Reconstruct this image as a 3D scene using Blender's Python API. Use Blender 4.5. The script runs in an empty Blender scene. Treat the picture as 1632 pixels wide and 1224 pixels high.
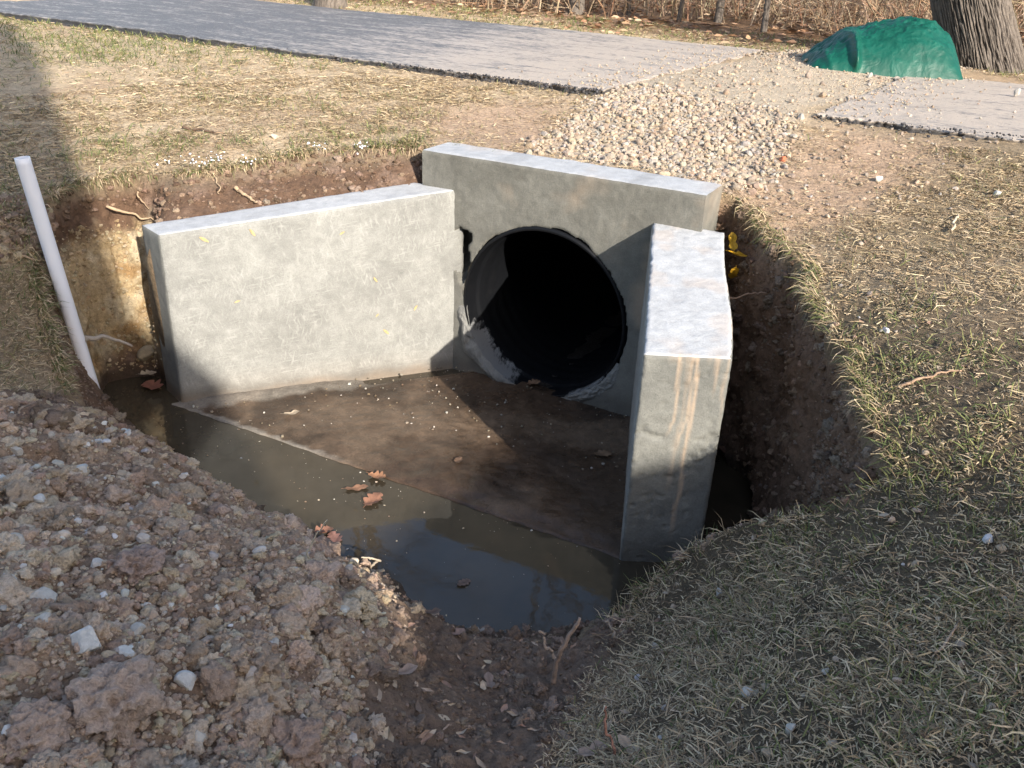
import bpy, math, random
import numpy as np
from math import radians, pi, sin, cos

rng = np.random.default_rng(7)
random.seed(7)
scene = bpy.context.scene
COL = scene.collection

# ------------------------------------------------------------------ camera, sky, sun, exposure
PITCH, ROLL = 0.46246, 0.043757
_F = np.array([0, cos(PITCH), -sin(PITCH)]); _R0 = np.array([1.0, 0, 0]); _U0 = np.cross(_R0, _F)
_R = _R0 * cos(ROLL) + _U0 * sin(ROLL); _U = -_R0 * sin(ROLL) + _U0 * cos(ROLL)
FPX = 1400.3
cam_data = bpy.data.cameras.new('camera'); cam = bpy.data.objects.new('camera', cam_data); COL.objects.link(cam)
from mathutils import Matrix, Vector
cam.matrix_world = Matrix(((_R[0], _U[0], -_F[0], 0), (_R[1], _U[1], -_F[1], 0), (_R[2], _U[2], -_F[2], 0), (0, 0, 0, 1)))
cam_data.sensor_width = 36; cam_data.lens = 36 * FPX / 1632
cam_data.clip_start = 0.05; cam_data.clip_end = 1000
scene.camera = cam

SUN_EL, SUN_AZ = radians(23.5), radians(119.5)          # azimuth of travel
SDIR = np.array([cos(SUN_EL) * cos(SUN_AZ), cos(SUN_EL) * sin(SUN_AZ), -sin(SUN_EL)])
world = bpy.data.worlds.new('World'); scene.world = world; world.use_nodes = True
wn = world.node_tree.nodes; wl = world.node_tree.links
sky = wn.new('ShaderNodeTexSky'); sky.sky_type = 'NISHITA'; sky.sun_disc = False
sky.sun_elevation = SUN_EL; sky.sun_rotation = math.atan2(-SDIR[0], -SDIR[1])
sky.air_density = 1.0; sky.dust_density = 2.5; sky.ozone_density = 1.0
wl.new(sky.outputs[0], wn['Background'].inputs[0]); wn['Background'].inputs[1].default_value = 0.15
sl = bpy.data.lights.new('sun', 'SUN'); sl.energy = 4.1; sl.angle = radians(0.5); sl.color = (1.0, 0.93, 0.82)
so = bpy.data.objects.new('sun', sl); COL.objects.link(so)
so.rotation_euler = Vector(SDIR).to_track_quat('-Z', 'Y').to_euler(); so.location = (6, -8, 10)
scene.view_settings.view_transform = 'Standard'; scene.view_settings.look = 'None'
scene.view_settings.exposure = 1.22; scene.view_settings.gamma = 1.0
scene.render.engine = 'CYCLES'
scene.cycles.max_bounces = 6; scene.cycles.diffuse_bounces = 3

# ------------------------------------------------------------------ noise
def _hash(ix, iy, iz, seed):
    h = (ix.astype(np.int64) * 374761393 + iy.astype(np.int64) * 668265263 + iz.astype(np.int64) * 2147483647 + seed * 974711) & 0xFFFFFFFF
    h = ((h ^ (h >> 13)) * 1274126177) & 0xFFFFFFFF
    h = ((h ^ (h >> 16)) * 2246822519) & 0xFFFFFFFF
    return ((h ^ (h >> 15)) & 0xFFFFFF) / float(0xFFFFFF)
def vnoise(x, y, z=None, seed=0):
    """smooth value noise in -1..1"""
    x = np.asarray(x, float); y = np.asarray(y, float)
    x0 = np.floor(x); y0 = np.floor(y); fx = x - x0; fy = y - y0
    fx = fx * fx * (3 - 2 * fx); fy = fy * fy * (3 - 2 * fy)
    if z is None:
        zz = np.zeros_like(x0)
        g = lambda a, b: _hash(x0 + a, y0 + b, zz, seed)
        v = (g(0, 0) * (1 - fx) + g(1, 0) * fx) * (1 - fy) + (g(0, 1) * (1 - fx) + g(1, 1) * fx) * fy
        return v * 2 - 1
    z = np.asarray(z, float); z0 = np.floor(z); fz = z - z0; fz = fz * fz * (3 - 2 * fz)
    g = lambda a, b, c: _hash(x0 + a, y0 + b, z0 + c, seed)
    v0 = (g(0, 0, 0) * (1 - fx) + g(1, 0, 0) * fx) * (1 - fy) + (g(0, 1, 0) * (1 - fx) + g(1, 1, 0) * fx) * fy
    v1 = (g(0, 0, 1) * (1 - fx) + g(1, 0, 1) * fx) * (1 - fy) + (g(0, 1, 1) * (1 - fx) + g(1, 1, 1) * fx) * fy
    return (v0 * (1 - fz) + v1 * fz) * 2 - 1
def fbm(x, y, z=None, scale=1.0, oct=4, seed=0, gain=0.5):
    s = 0; a = 1; t = 0; f = scale
    for o in range(oct):
        s = s + a * vnoise(np.asarray(x) * f + 13.7 * o, np.asarray(y) * f - 7.1 * o, None if z is None else np.asarray(z) * f, seed + o)
        t += a; a *= gain; f *= 2.03
    return s / t
def worley(x, y, scale, seed=0):
    """F1, F2, random per cell"""
    x = np.asarray(x) * scale; y = np.asarray(y) * scale
    x0 = np.floor(x); y0 = np.floor(y); zz = np.zeros_like(x0)
    f1 = np.full(x.shape, 9.0); f2 = np.full(x.shape, 9.0); idr = np.zeros(x.shape)
    for a in (-1, 0, 1):
        for b in (-1, 0, 1):
            px = x0 + a + _hash(x0 + a, y0 + b, zz, seed); py = y0 + b + _hash(x0 + a, y0 + b, zz, seed + 1)
            d = np.hypot(px - x, py - y); r = _hash(x0 + a, y0 + b, zz, seed + 2)
            n = d < f1
            f2 = np.where(n, f1, np.minimum(f2, d)); idr = np.where(n, r, idr); f1 = np.where(n, d, f1)
    return f1, f2, idr
def smooth(a, b, v):
    t = np.clip((np.asarray(v, float) - a) / (b - a), 0, 1); return t * t * (3 - 2 * t)
def inpoly(poly, x, y):
    x = np.asarray(x); y = np.asarray(y); c = np.zeros(x.shape, bool); n = len(poly)
    for i in range(n):
        x1, y1 = poly[i]; x2, y2 = poly[(i + 1) % n]
        if y1 == y2: continue
        c ^= ((y1 > y) != (y2 > y)) & (x < (x2 - x1) * (y - y1) / (y2 - y1) + x1)
    return c
def polymask(poly, x, y, soft):
    """soft inside mask by signed distance"""
    x = np.asarray(x, float); y = np.asarray(y, float); d = np.full(x.shape, 1e9); n = len(poly)
    for i in range(n):
        x1, y1 = poly[i]; x2, y2 = poly[(i + 1) % n]; ex, ey = x2 - x1, y2 - y1
        t = np.clip(((x - x1) * ex + (y - y1) * ey) / (ex * ex + ey * ey + 1e-12), 0, 1)
        d = np.minimum(d, np.hypot(x - x1 - t * ex, y - y1 - t * ey))
    s = np.where(inpoly(poly, x, y), d, -d)
    return smooth(-soft, soft, s)
def lerp(a, b, t): return a + (b - a) * t
def mixc(c1, c2, t): return c1 * (1 - t[..., None]) + np.asarray(c2) * t[..., None]
def unproj(px, py, z):
    d = _F + _R * (px - 816) / FPX - _U * (py - 612) / FPX; return d * (z / d[2])
def project(P):
    w = P @ _F; return 816 + FPX * (P @ _R) / w, 612 - FPX * (P @ _U) / w, w

# ------------------------------------------------------------------ mesh helpers
def new_mesh(name, verts, quads=None, tris=None, smooth_shade=True):
    me = bpy.data.meshes.new(name)
    verts = np.ascontiguousarray(verts, np.float32).reshape(-1, 3)
    parts = []; tot = []
    if quads is not None and len(quads): parts.append(np.asarray(quads, np.int32).ravel()); tot += [np.full(len(quads), 4, np.int32)]
    if tris is not None and len(tris): parts.append(np.asarray(tris, np.int32).ravel()); tot += [np.full(len(tris), 3, np.int32)]
    loops = np.concatenate(parts); tot = np.concatenate(tot)
    start = np.concatenate([[0], np.cumsum(tot)[:-1]]).astype(np.int32)
    me.vertices.add(len(verts)); me.vertices.foreach_set('co', verts.ravel())
    me.loops.add(len(loops)); me.loops.foreach_set('vertex_index', loops)
    me.polygons.add(len(tot)); me.polygons.foreach_set('loop_start', start)
    me.polygons.foreach_set('use_smooth', np.full(len(tot), smooth_shade, bool))
    me.update(calc_edges=True); me.validate()
    return me
def set_col(me, cols, name='tint'):
    c = np.ones((len(me.vertices), 4), np.float32); c[:, :3] = np.clip(cols, 0, 1)
    a = me.color_attributes.new(name, 'FLOAT_COLOR', 'POINT'); a.data.foreach_set('color', c.ravel())
def set_float(me, vals, name):
    a = me.attributes.new(name, 'FLOAT', 'POINT'); a.data.foreach_set('value', np.ascontiguousarray(vals, np.float32).ravel())
def obj(name, me, mat=None, parent=None):
    o = bpy.data.objects.new(name, me); COL.objects.link(o)
    if mat is not None and not me.materials: me.materials.append(mat)
    if parent is not None:
        top = parent
        off = np.zeros(3)
        while top is not None: off += np.array(top.location); top = top.parent
        co = np.empty(len(me.vertices) * 3, np.float32); me.vertices.foreach_get('co', co)
        co = co.reshape(-1, 3) - off.astype(np.float32); me.vertices.foreach_set('co', co.ravel()); me.update()
        o.parent = parent
    return o
def tag(o, label=None, cat=None, group=None, kind=None):
    if label: o['label'] = label
    if cat: o['category'] = cat
    if group: o['group'] = group
    if kind: o['kind'] = kind
    return o
def empty(name, loc, label, cat, group=None):
    o = bpy.data.objects.new(name, None); COL.objects.link(o); o.location = loc; o.empty_display_size = 0.2
    return tag(o, label, cat, group)
def recenter(o):
    """put the origin of a lone mesh at its base"""
    me = o.data; co = np.empty(len(me.vertices) * 3, np.float32); me.vertices.foreach_get('co', co); co = co.reshape(-1, 3)
    c = np.array([co[:, 0].mean(), co[:, 1].mean(), co[:, 2].min()], np.float32)
    me.vertices.foreach_set('co', (co - c).ravel()); me.update(); o.location = c
    return o
def grid_quads(nu, nv, base=0, wrap_u=False):
    i, j = np.meshgrid(np.arange(nu if wrap_u else nu - 1), np.arange(nv - 1), indexing='ij')
    i2 = (i + 1) % nu
    return (base + np.stack([i * nv + j, i2 * nv + j, i2 * nv + j + 1, i * nv + j + 1], -1)).reshape(-1, 4)
def tubes(paths, radii, sides=4, cap=False):
    """paths (N,S,3), radii (N,S) -> verts, quads"""
    paths = np.asarray(paths, float); N, S, _ = paths.shape; radii = np.broadcast_to(radii, (N, S))
    t = np.gradient(paths, axis=1); t /= np.linalg.norm(t, axis=2, keepdims=True) + 1e-9
    ref = np.where(np.abs(t[..., 2:3]) > 0.9, np.array([1.0, 0, 0]), np.array([0, 0, 1.0]))
    ref = np.broadcast_to(ref[:, :1], ref.shape)
    a = np.cross(t, ref); a /= np.linalg.norm(a, axis=2, keepdims=True) + 1e-9; b = np.cross(t, a)
    th = np.arange(sides) * 2 * pi / sides
    v = paths[:, :, None, :] + radii[:, :, None, None] * (a[:, :, None, :] * np.cos(th)[None, None, :, None] + b[:, :, None, :] * np.sin(th)[None, None, :, None])
    n, s, k = np.meshgrid(np.arange(N), np.arange(S - 1), np.arange(sides), indexing='ij')
    k2 = (k + 1) % sides; id_ = lambda s_, k_: (n * S + s_) * sides + k_
    q = np.stack([id_(s, k), id_(s, k2), id_(s + 1, k2), id_(s + 1, k)], -1).reshape(-1, 4)
    return v.reshape(-1, 3), q
def ico(sub):
    import bmesh
    bm = bmesh.new(); bmesh.ops.create_icosphere(bm, subdivisions=sub, radius=1)
    bm.verts.ensure_lookup_table(); v = np.array([x.co[:] for x in bm.verts]); f = np.array([[q.index for q in p.verts] for p in bm.faces]); bm.free()
    return v, f
ICO2, ICO3, ICO4, ICO5 = ico(2), ico(3), ico(4), ico(5)
def stone_shapes(n, base, facets=9, seed=1):
    """n faceted stones: a sphere cut by random planes"""
    r = np.random.default_rng(seed); v, f = base; out = []
    for i in range(n):
        N = r.normal(size=(facets, 3)); N /= np.linalg.norm(N, axis=1)[:, None]; d = r.uniform(0.62, 1.0, facets)
        dots = v @ N.T; rad = np.min(np.where(dots > 0.05, d / np.maximum(dots, 0.05), 1.3), axis=1); rad = np.minimum(rad, 1.25)
        out.append(v * rad[:, None] * r.uniform(0.7, 1.1, 3) * np.array([1, 1, 0.8]))
    return out
def clod_shapes(n, base, seed=1, amp=0.35):
    v, f = base; out = []
    for i in range(n):
        s = seed * 100 + i * 7
        k = 1 + amp * fbm(v[:, 0] + i * 9, v[:, 1] + 3 * i, v[:, 2], 1.4, 2, s, 0.6) - 0.55 * np.abs(fbm(v[:, 0] + i * 5, v[:, 1], v[:, 2], 2.6, 2, s + 3)) - 0.35 * np.abs(vnoise(v[:, 0] * 6.5 + i, v[:, 1] * 6.5, v[:, 2] * 6.5, s + 4)) + .18
        out.append(v * k[:, None] * np.random.default_rng(s).uniform(0.7, 1.15, 3))
    return out
def rotmats(n, r, full=True):
    q = r.normal(size=(n, 4)); q /= np.linalg.norm(q, axis=1)[:, None]; w, x, y, z = q.T
    return np.stack([1 - 2 * (y * y + z * z), 2 * (x * y - z * w), 2 * (x * z + y * w), 2 * (x * y + z * w), 1 - 2 * (x * x + z * z), 2 * (y * z - x * w),
                     2 * (x * z - y * w), 2 * (y * z + x * w), 1 - 2 * (x * x + y * y)], -1).reshape(-1, 3, 3)
def scatter(shapes, faces, pos, size, cols, r):
    """many copies of the shapes joined into one array mesh (for uncountable stuff)"""
    n = len(pos); m = len(shapes[0]); S = np.stack(shapes); pick = r.integers(0, len(shapes), n)
    M = rotmats(n, r); v = np.einsum('nij,nkj->nki', M, S[pick]) * np.asarray(size)[:, None, None] * np.array([1, 1, .8]) + pos[:, None, :]
    f = (faces[None] + (np.arange(n) * m)[:, None, None]).reshape(-1, 3)
    c = np.repeat(cols, m, axis=0)
    return v.reshape(-1, 3), f, c
def blades(pos, az, tilt, length, width, cols, r, droop=0.35):
    """grass blades: quad + tip triangle"""
    n = len(pos); d = np.stack([np.cos(az), np.sin(az), np.zeros(n)], -1); sd = np.stack([-np.sin(az), np.cos(az), np.zeros(n)], -1)
    roll = r.uniform(-0.8, 0.8, n)[:, None]; up = np.array([0, 0, 1.0]); sd = sd * np.cos(roll) + up * np.sin(roll)
    e1 = d * np.cos(tilt)[:, None] + up * np.sin(tilt)[:, None]; t2 = tilt - droop * r.uniform(0.3, 1.6, n); e2 = d * np.cos(t2)[:, None] + up * np.sin(t2)[:, None]
    L = length[:, None]; W = width[:, None] * 0.5
    m = pos + e1 * L * 0.55; tip = m + e2 * L * 0.45 + sd * L * r.uniform(-0.15, 0.15, n)[:, None]
    v = np.stack([pos - sd * W, pos + sd * W, m + sd * W * 0.85, m - sd * W * 0.85, tip], 1)
    b = np.arange(n)[:, None] * 5
    return v.reshape(-1, 3), b + np.array([0, 1, 2, 3]), b + np.array([3, 2, 4]), np.repeat(cols, 5, axis=0)

# ------------------------------------------------------------------ materials
class NT:
    def __init__(self, name):
        self.m = bpy.data.materials.new(name); self.m.use_nodes = True; self.t = self.m.node_tree
        self.b = self.t.nodes['Principled BSDF']; self._o = None
    def n(self, typ, **kw):
        x = self.t.nodes.new('ShaderNode' + typ)
        for k, v in kw.items(): setattr(x, k, v)
        return x
    def link(self, a, b): self.t.links.new(a, b)
    def coord(self, out='Object'):
        if self._o is None: self._o = self.n('TexCoord')
        return self._o.outputs[out]
    def mapping(self, scale=(1, 1, 1), rot=(0, 0, 0), src=None):
        m = self.n('Mapping'); m.inputs['Scale'].default_value = scale; m.inputs['Rotation'].default_value = rot
        self.link(src or self.coord(), m.inputs['Vector']); return m.outputs[0]
    def noise(self, scale, detail=4, rough=0.6, vec=None, dist=0.0):
        x = self.n('TexNoise'); x.inputs['Scale'].default_value = scale; x.inputs['Detail'].default_value = detail
        x.inputs['Roughness'].default_value = rough; x.inputs['Distortion'].default_value = dist
        self.link(vec or self.coord(), x.inputs['Vector']); return x.outputs[0]
    def voro(self, scale, feature='F1', vec=None, rand=1.0):
        x = self.n('TexVoronoi', feature=feature); x.inputs['Scale'].default_value = scale; x.inputs['Randomness'].default_value = rand
        self.link(vec or self.coord(), x.inputs['Vector']); return x
    def ramp(self, src, stops):
        x = self.n('ValToRGB'); e = x.color_ramp.elements
        while len(e) < len(stops): e.new(0.5)
        for k, (p, c) in enumerate(stops):
            e[k].position = p; e[k].color = (c, c, c, 1) if isinstance(c, (int, float)) else tuple(c) + (1,)
        self.link(src, x.inputs[0]); return x.outputs[0]
    def mix(self, f, a, b, mode='MIX'):
        x = self.n('Mix', data_type='RGBA', blend_type=mode)
        for s, v in ((x.inputs['Factor'], f), (x.inputs[6], a), (x.inputs[7], b)):
            if isinstance(v, (int, float)): s.default_value = v if s.type == 'VALUE' else (v, v, v, 1)
            elif isinstance(v, tuple): s.default_value = v + (1,)
            else: self.link(v, s)
        return x.outputs[2]
    def math(self, op, a, b=0.0, clamp=False):
        x = self.n('Math', operation=op, use_clamp=clamp)
        for s, v in ((x.inputs[0], a), (x.inputs[1], b)):
            if isinstance(v, (int, float)): s.default_value = v
            else: self.link(v, s)
        return x.outputs[0]
    def attr(self, name, out='Color'):
        x = self.n('Attribute', attribute_name=name); return x.outputs[out]
    def bump(self, h, strength=0.5, dist=0.01, prev=None):
        x = self.n('Bump'); x.inputs['Strength'].default_value = strength; x.inputs['Distance'].default_value = dist
        self.link(h, x.inputs['Height'])
        if prev is not None: self.link(prev, x.inputs['Normal'])
        return x.outputs[0]
    def out(self, color=None, rough=None, normal=None, spec=None, **kw):
        for s, v in (('Base Color', color), ('Roughness', rough), ('Normal', normal), ('Specular IOR Level', spec)):
            if v is None: continue
            if isinstance(v, tuple): self.b.inputs[s].default_value = v + (1,)
            elif isinstance(v, (int, float)): self.b.inputs[s].default_value = v
            else: self.link(v, self.b.inputs[s])
        return self.m

def mat_ground():
    k = NT('ground_soil'); c = k.attr('tint'); w = k.attr('wet', 'Fac')
    n1 = k.noise(45, 6, 0.7); n2 = k.noise(220, 4, 0.7); n3 = k.noise(9, 4, 0.6)
    v = k.ramp(n1, [(0.25, 0.55), (0.5, 1.0), (0.75, 1.4)]); v3 = k.ramp(n3, [(0.3, 0.82), (0.7, 1.15)])
    col = k.mix(1.0, k.mix(1.0, c, v, 'MULTIPLY'), v3, 'MULTIPLY')
    v2 = k.ramp(n2, [(0.3, 0.75), (0.7, 1.22)]); col = k.mix(1.0, col, v2, 'MULTIPLY')
    rough = k.math('SUBTRACT', 0.95, k.math('MULTIPLY', w, 0.6))
    h = k.math('ADD', n1, k.math('MULTIPLY', n2, 0.45))
    return k.out(col, rough, k.bump(h, 0.85, 0.02), spec=0.3)
def mat_tint(name, rough=0.85, spec=0.3, noise=60, amp=0.25, bump=0.4, bd=0.005, trans=0.0):
    k = NT(name); c = k.attr('tint'); n = k.noise(noise, 4, 0.65)
    col = k.mix(1.0, c, k.ramp(n, [(0.25, 1 - amp), (0.75, 1 + amp)]), 'MULTIPLY')
    return k.out(col, rough, k.bump(n, bump, bd) if bump else None, spec=spec)
def mat_concrete(name, base, light, osb=0.0, top=False, scum=0.0):
    k = NT(name)
    n1 = k.noise(3.2, 5, 0.6); n2 = k.noise(17, 5, 0.65); n3 = k.noise(160, 3, 0.6); n4 = k.noise(60, 3, 0.55)
    col = k.mix(k.ramp(n1, [(0.32, 0.0), (0.68, 1.0)]), base, light)
    col = k.mix(1.0, col, k.ramp(n2, [(0.25, 0.80), (0.75, 1.16)]), 'MULTIPLY')
    col = k.mix(1.0, col, k.ramp(n3, [(0.25, 0.82), (0.75, 1.15)]), 'MULTIPLY')
    hsum = k.math('ADD', k.math('MULTIPLY', n2, 0.8), k.math('MULTIPLY', n3, 0.25))
    uv = k.coord('UV')
    if osb:
        for i, (a, sx, sy) in enumerate(((0.3, 95, 15), (0.95, 80, 17), (1.5, 100, 16), (2.15, 88, 14), (2.75, 92, 18))):
            s = k.noise(1.0, 1.0, 0.4, k.mapping((sx, sy, 1), (0, 0, a), k.mapping((1, 1, 1), (0, 0, a), uv)))
            m = k.ramp(s, [(0.56, 0.0), (0.70, 1.0)]); g = k.ramp(k.noise(4.5 + i, 2, 0.5, k.mapping((1, 1, 1), (0, 0, i), uv)), [(0.42, 0), (0.6, 1)])
            f = k.math('MULTIPLY', k.math('MULTIPLY', m, g), osb)
            col = k.mix(f, col, tuple(min(1, x * (1.38 if i % 2 == 0 else 0.74)) for x in light))
    # pin holes
    vo = k.voro(55, vec=uv); hole = k.ramp(vo.outputs['Distance'], [(0.05, 1.0), (0.13, 0.0)])
    hm = k.math('MULTIPLY', hole, k.ramp(k.noise(7, 2, 0.5), [(0.5, 0), (0.62, 0.8)]))
    if not top: col = k.mix(hm, col, tuple(x * 0.45 for x in base))
    if top:
        st = k.noise(1, 3, 0.6, k.mapping((2.2, 26, 1), (0, 0, 0.25), uv)); col = k.mix(k.ramp(st, [(0.5, 0), (0.72, 0.18)]), col, (0.36, 0.375, 0.40))
    dust = k.attr('stain', 'Fac')
    col = k.mix(dust, col, (0.52, 0.37, 0.25))
    wet = k.attr('wet', 'Fac'); col = k.mix(k.math('MULTIPLY', wet, 0.6), col, (0.06, 0.05, 0.04))
    hh = k.math('SUBTRACT', hsum, k.math('MULTIPLY', hm, 0.6))
    rough = k.math('SUBTRACT', 0.88, k.math('MULTIPLY', wet, 0.4))
    nrm = k.bump(hh, 0.45, 0.012)
    return k.out(col, rough, nrm, spec=0.35)
M_GROUND = mat_ground()
M_GRASS = mat_tint('grass_blades', 0.7, 0.25, 30, 0.12, 0)
M_STONE = mat_tint('stone', 0.9, 0.25, 70, 0.22, 0.6, 0.006)
M_CLOD = mat_tint('clod_soil', 0.97, 0.12, 140, 0.32, 1.0, 0.012)
M_TWIG = mat_tint('twig_bark', 0.9, 0.2, 60, 0.2, 0)
M_LEAF = mat_tint('dead_leaf', 0.6, 0.3, 90, 0.25, 0.3, 0.003)
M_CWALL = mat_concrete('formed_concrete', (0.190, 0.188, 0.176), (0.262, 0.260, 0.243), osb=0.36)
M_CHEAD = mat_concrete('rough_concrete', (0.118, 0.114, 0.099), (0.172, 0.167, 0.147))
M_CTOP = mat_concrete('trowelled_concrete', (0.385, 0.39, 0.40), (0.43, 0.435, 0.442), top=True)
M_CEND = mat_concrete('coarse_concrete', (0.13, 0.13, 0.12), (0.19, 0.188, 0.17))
M_MORTAR = mat_concrete('mortar', (0.13, 0.128, 0.12), (0.235, 0.23, 0.215))

# ------------------------------------------------------------------ key geometry of the place (metres, eye at the origin)
H0 = np.array([-0.537, 4.783]); HA = -0.47928; HU = np.array([cos(HA), sin(HA)]); HN = np.array([-HU[1], HU[0]])
HLEN, HTH, HZ = 1.577, 0.276, -1.0
ZA = -2.243; WATER = -2.252
PC, PZ, PR = 0.765, -1.784, 0.470
LI0 = np.array([-0.353, 4.688]); LI1 = np.array([-1.742, 4.096]); LO0 = np.array([-0.60, 4.82]); LO1 = np.array([-1.896, 4.269])
RI0 = np.array([0.634, 4.175]); RI1 = np.array([0.475, 2.928]); RO0 = np.array([0.962, 4.03]); RO1 = np.array([0.800, 2.928])
def hp_(s, k, z): p = H0 + HU * s + HN * k; return np.array([p[0], p[1], z])

# ------------------------------------------------------------------ terrain
# lip (top), bottom, hardness: 1 = soil free to crumble, 0 = hidden in concrete
hm0, hm1 = hp_(0.0, 0.16, 0), hp_(HLEN, 0.16, 0)
wm = lambda t: LO0 * (1 - t) + LO1 * t + np.array([0.03, -0.08])
LOOP = [
    # right trench
    ((1.07, 4.30, -1.06), (0.97, 4.22, -2.3), 0.5), ((1.13, 4.06, -1.13), (1.00, 3.98, -2.3), 1), ((1.25, 3.63, -1.19), (1.15, 3.58, -2.3), 1),
    ((1.17, 3.12, -1.24), (1.09, 3.14, -2.3), 1), ((1.18, 2.78, -1.28), (1.09, 2.80, -2.3), 1), ((1.17, 2.47, -1.33), (1.09, 2.58, -2.3), 1), ((1.14, 2.26, -1.40), (1.03, 2.46, -2.3), 1),
    ((1.00, 2.27, -1.52), (0.90, 2.52, -2.32), 1), ((0.80, 2.40, -1.68), (0.74, 2.72, -2.35), 1), ((0.64, 2.47, -1.86), (0.6, 2.72, -2.38), 1),
    ((0.52, 2.50, -2.02), (0.48, 2.72, -2.4), 1), ((0.40, 2.40, -2.12), (0.36, 2.70, -2.4), 1),
    # near mud
    ((0.22, 2.30, -2.13), (0.2, 2.64, -2.38), 1), ((0.0, 2.30, -2.12), (0.0, 2.66, -2.38), 1), ((-0.22, 2.33, -2.08), (-0.2, 2.72, -2.4), 1),
    # clod mound
    ((-0.40, 2.30, -1.95), (-0.36, 2.85, -2.45), 1), ((-0.60, 2.36, -1.85), (-0.54, 2.95, -2.45), 1), ((-0.78, 2.42, -1.80), (-0.7, 3.05, -2.45), 1),
    ((-1.00, 2.54, -1.77), (-0.9, 3.12, -2.45), 1), ((-1.24, 2.76, -1.75), (-1.1, 3.25, -2.45), 1), ((-1.50, 2.94, -1.75), (-1.35, 3.45, -2.45), 1),
    ((-1.74, 3.12, -1.80), (-1.55, 3.6, -2.42), 1), ((-1.98, 3.50, -1.92), (-1.80, 3.82, -2.4), 1),
    # left bank
    ((-2.22, 3.82, -1.66), (-2.08, 4.0, -2.36), 1), ((-2.36, 4.10, -1.30), (-2.22, 4.18, -2.3), 1), ((-2.38, 4.45, -1.22), (-2.24, 4.32, -2.28), 1),
    ((-2.20, 4.66, -1.20), (-2.12, 4.40, -2.27), 1), ((-2.02, 4.70, -1.19), (-1.99, 4.42, -2.3), 1),
    # backfill behind the long wing
    ((-1.88, 4.68, -1.17), (*wm(1.0), -1.42), 0.55), ((-1.72, 4.66, -1.15), (*wm(0.9), -1.40), 0.6), ((-1.45, 4.80, -1.12), (*wm(0.7), -1.37), 0.6),
    ((-1.15, 4.94, -1.08), (*wm(0.45), -1.34), 0.6), ((-0.86, 5.0, -1.06), (*wm(0.2), -1.30), 0.6), ((-0.62, 5.02, -1.03), (*wm(0.0), -1.27), 0.4),
    # behind the headwall
    ((hp_(0.12, 0.20, 0)[0], hp_(0.12, 0.20, 0)[1], -1.03), (hp_(0.12, 0.12, 0)[0], hp_(0.12, 0.12, 0)[1], -1.5), 0),
    ((hp_(0.8, 0.20, 0)[0], hp_(0.8, 0.20, 0)[1], -1.03), (hp_(0.8, 0.12, 0)[0], hp_(0.8, 0.12, 0)[1], -1.5), 0),
    ((hp_(1.46, 0.20, 0)[0], hp_(1.46, 0.20, 0)[1], -1.03), (hp_(1.46, 0.12, 0)[0], hp_(1.46, 0.12, 0)[1], -1.5), 0),
]
CEN = np.array([-0.45, 3.55])
PTS = [t for t, b, w in LOOP] + [
    (-4.9, 9.4, -.90), (-2.5, 7.95, -.90), (-1.25, 7.15, -.90), (-.25, 6.45, -.905), (.25, 6.05, -.92), (-2, 6, -1.0), (-3.5, 6, -1.04), (-5, 7, -1.0), (-1, 5.7, -.99),
    (-4, 4.6, -1.18), (-6, 5, -1.15), (-3, 4.7, -1.15), (-3.2, 3.6, -1.25), (-3.0, 4.1, -1.17), (-9, 9, -.95),
    (-.3, 5.4, -1.01), (.4, 5.1, -1.01), (1.0, 4.7, -1.03), (.8, 5.7, -.90), (1.4, 5.4, -.90), (1.2, 6.5, -.84), (2.0, 7.3, -.80), (2.8, 8.4, -.77), (3.4, 8.3, -.77), (2.9, 7.2, -.84),
    (3.0, 9.6, -.82), (4.6, 9.2, -.85),
    (1.75, 5.45, -.885), (2.8, 4.95, -.865), (4.5, 4.25, -.86), (1.5, 4.4, -1.05), (2.0, 3.6, -1.08), (3, 3, -1.08), (4.5, 3, -1.0), (1.5, 2.8, -1.17), (1.45, 2.1, -1.24), (2.2, 2.0, -1.08),
    (1.1, 1.22, -1.36), (1.7, 1, -1.25), (.65, 1.3, -1.56), (.62, 1.9, -1.78), (.9, 1.9, -1.55), (.35, 1.9, -1.95), (.4, 1.5, -1.74), (3, 1, -1.1), (.3, 1.1, -1.62),
    (.1, 1.35, -1.78), (0, 1.85, -1.99), (-.2, 1.45, -1.76), (.2, 1.9, -1.99), (-.2, 1.95, -1.97), (0, 1.0, -1.64), (0, 0, -1.5), (.6, 0, -1.5), (-.6, .2, -1.42), (0, -2, -1.5), (3, -2, -1.45), (-3, -1, -1.4),
    (-.62, 1.35, -1.42), (-.52, 1.75, -1.56), (-.42, 2.0, -1.70), (-.38, 1.85, -1.68), (-1.0, 1.4, -1.33), (-1.1, 1.9, -1.45), (-1.6, 2.2, -1.5), (-1.8, 2.6, -1.56), (-1.3, 2.4, -1.58), (-.8, 2.15, -1.64), (-.9, 1, -1.32),
    (-2.4, 2.6, -1.46), (-3, 3, -1.34), (-2.1, 3.0, -1.66), (-2.5, 3.6, -1.42), (-2.7, 4.2, -1.2), (-2.05, 2.8, -1.58),
    (-4.76, 9.9, -.93), (-2, 9.5, -.92), (0.3, 8, -.92), (0.9, 9.3, -.9), (-3.8, 12.6, -.88), (0, 10.6, -.86), (2.2, 9.3, -.84), (4, 7.2, -.9), (4.5, 5.5, -.92), (3.3, 6.0, -.92), (7, 6.5, -.85), (7, 3.5, -.9),
    (0.3, 12, -.78), (-3, 14, -.78), (3, 11, -.78), (6, 9, -.8),
]
PTS = np.array(PTS)
_eps = 0.22
def _phi(r): return np.sqrt(r * r + _eps * _eps)
_A = _phi(np.hypot(PTS[:, None, 0] - PTS[None, :, 0], PTS[:, None, 1] - PTS[None, :, 1]))
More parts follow.
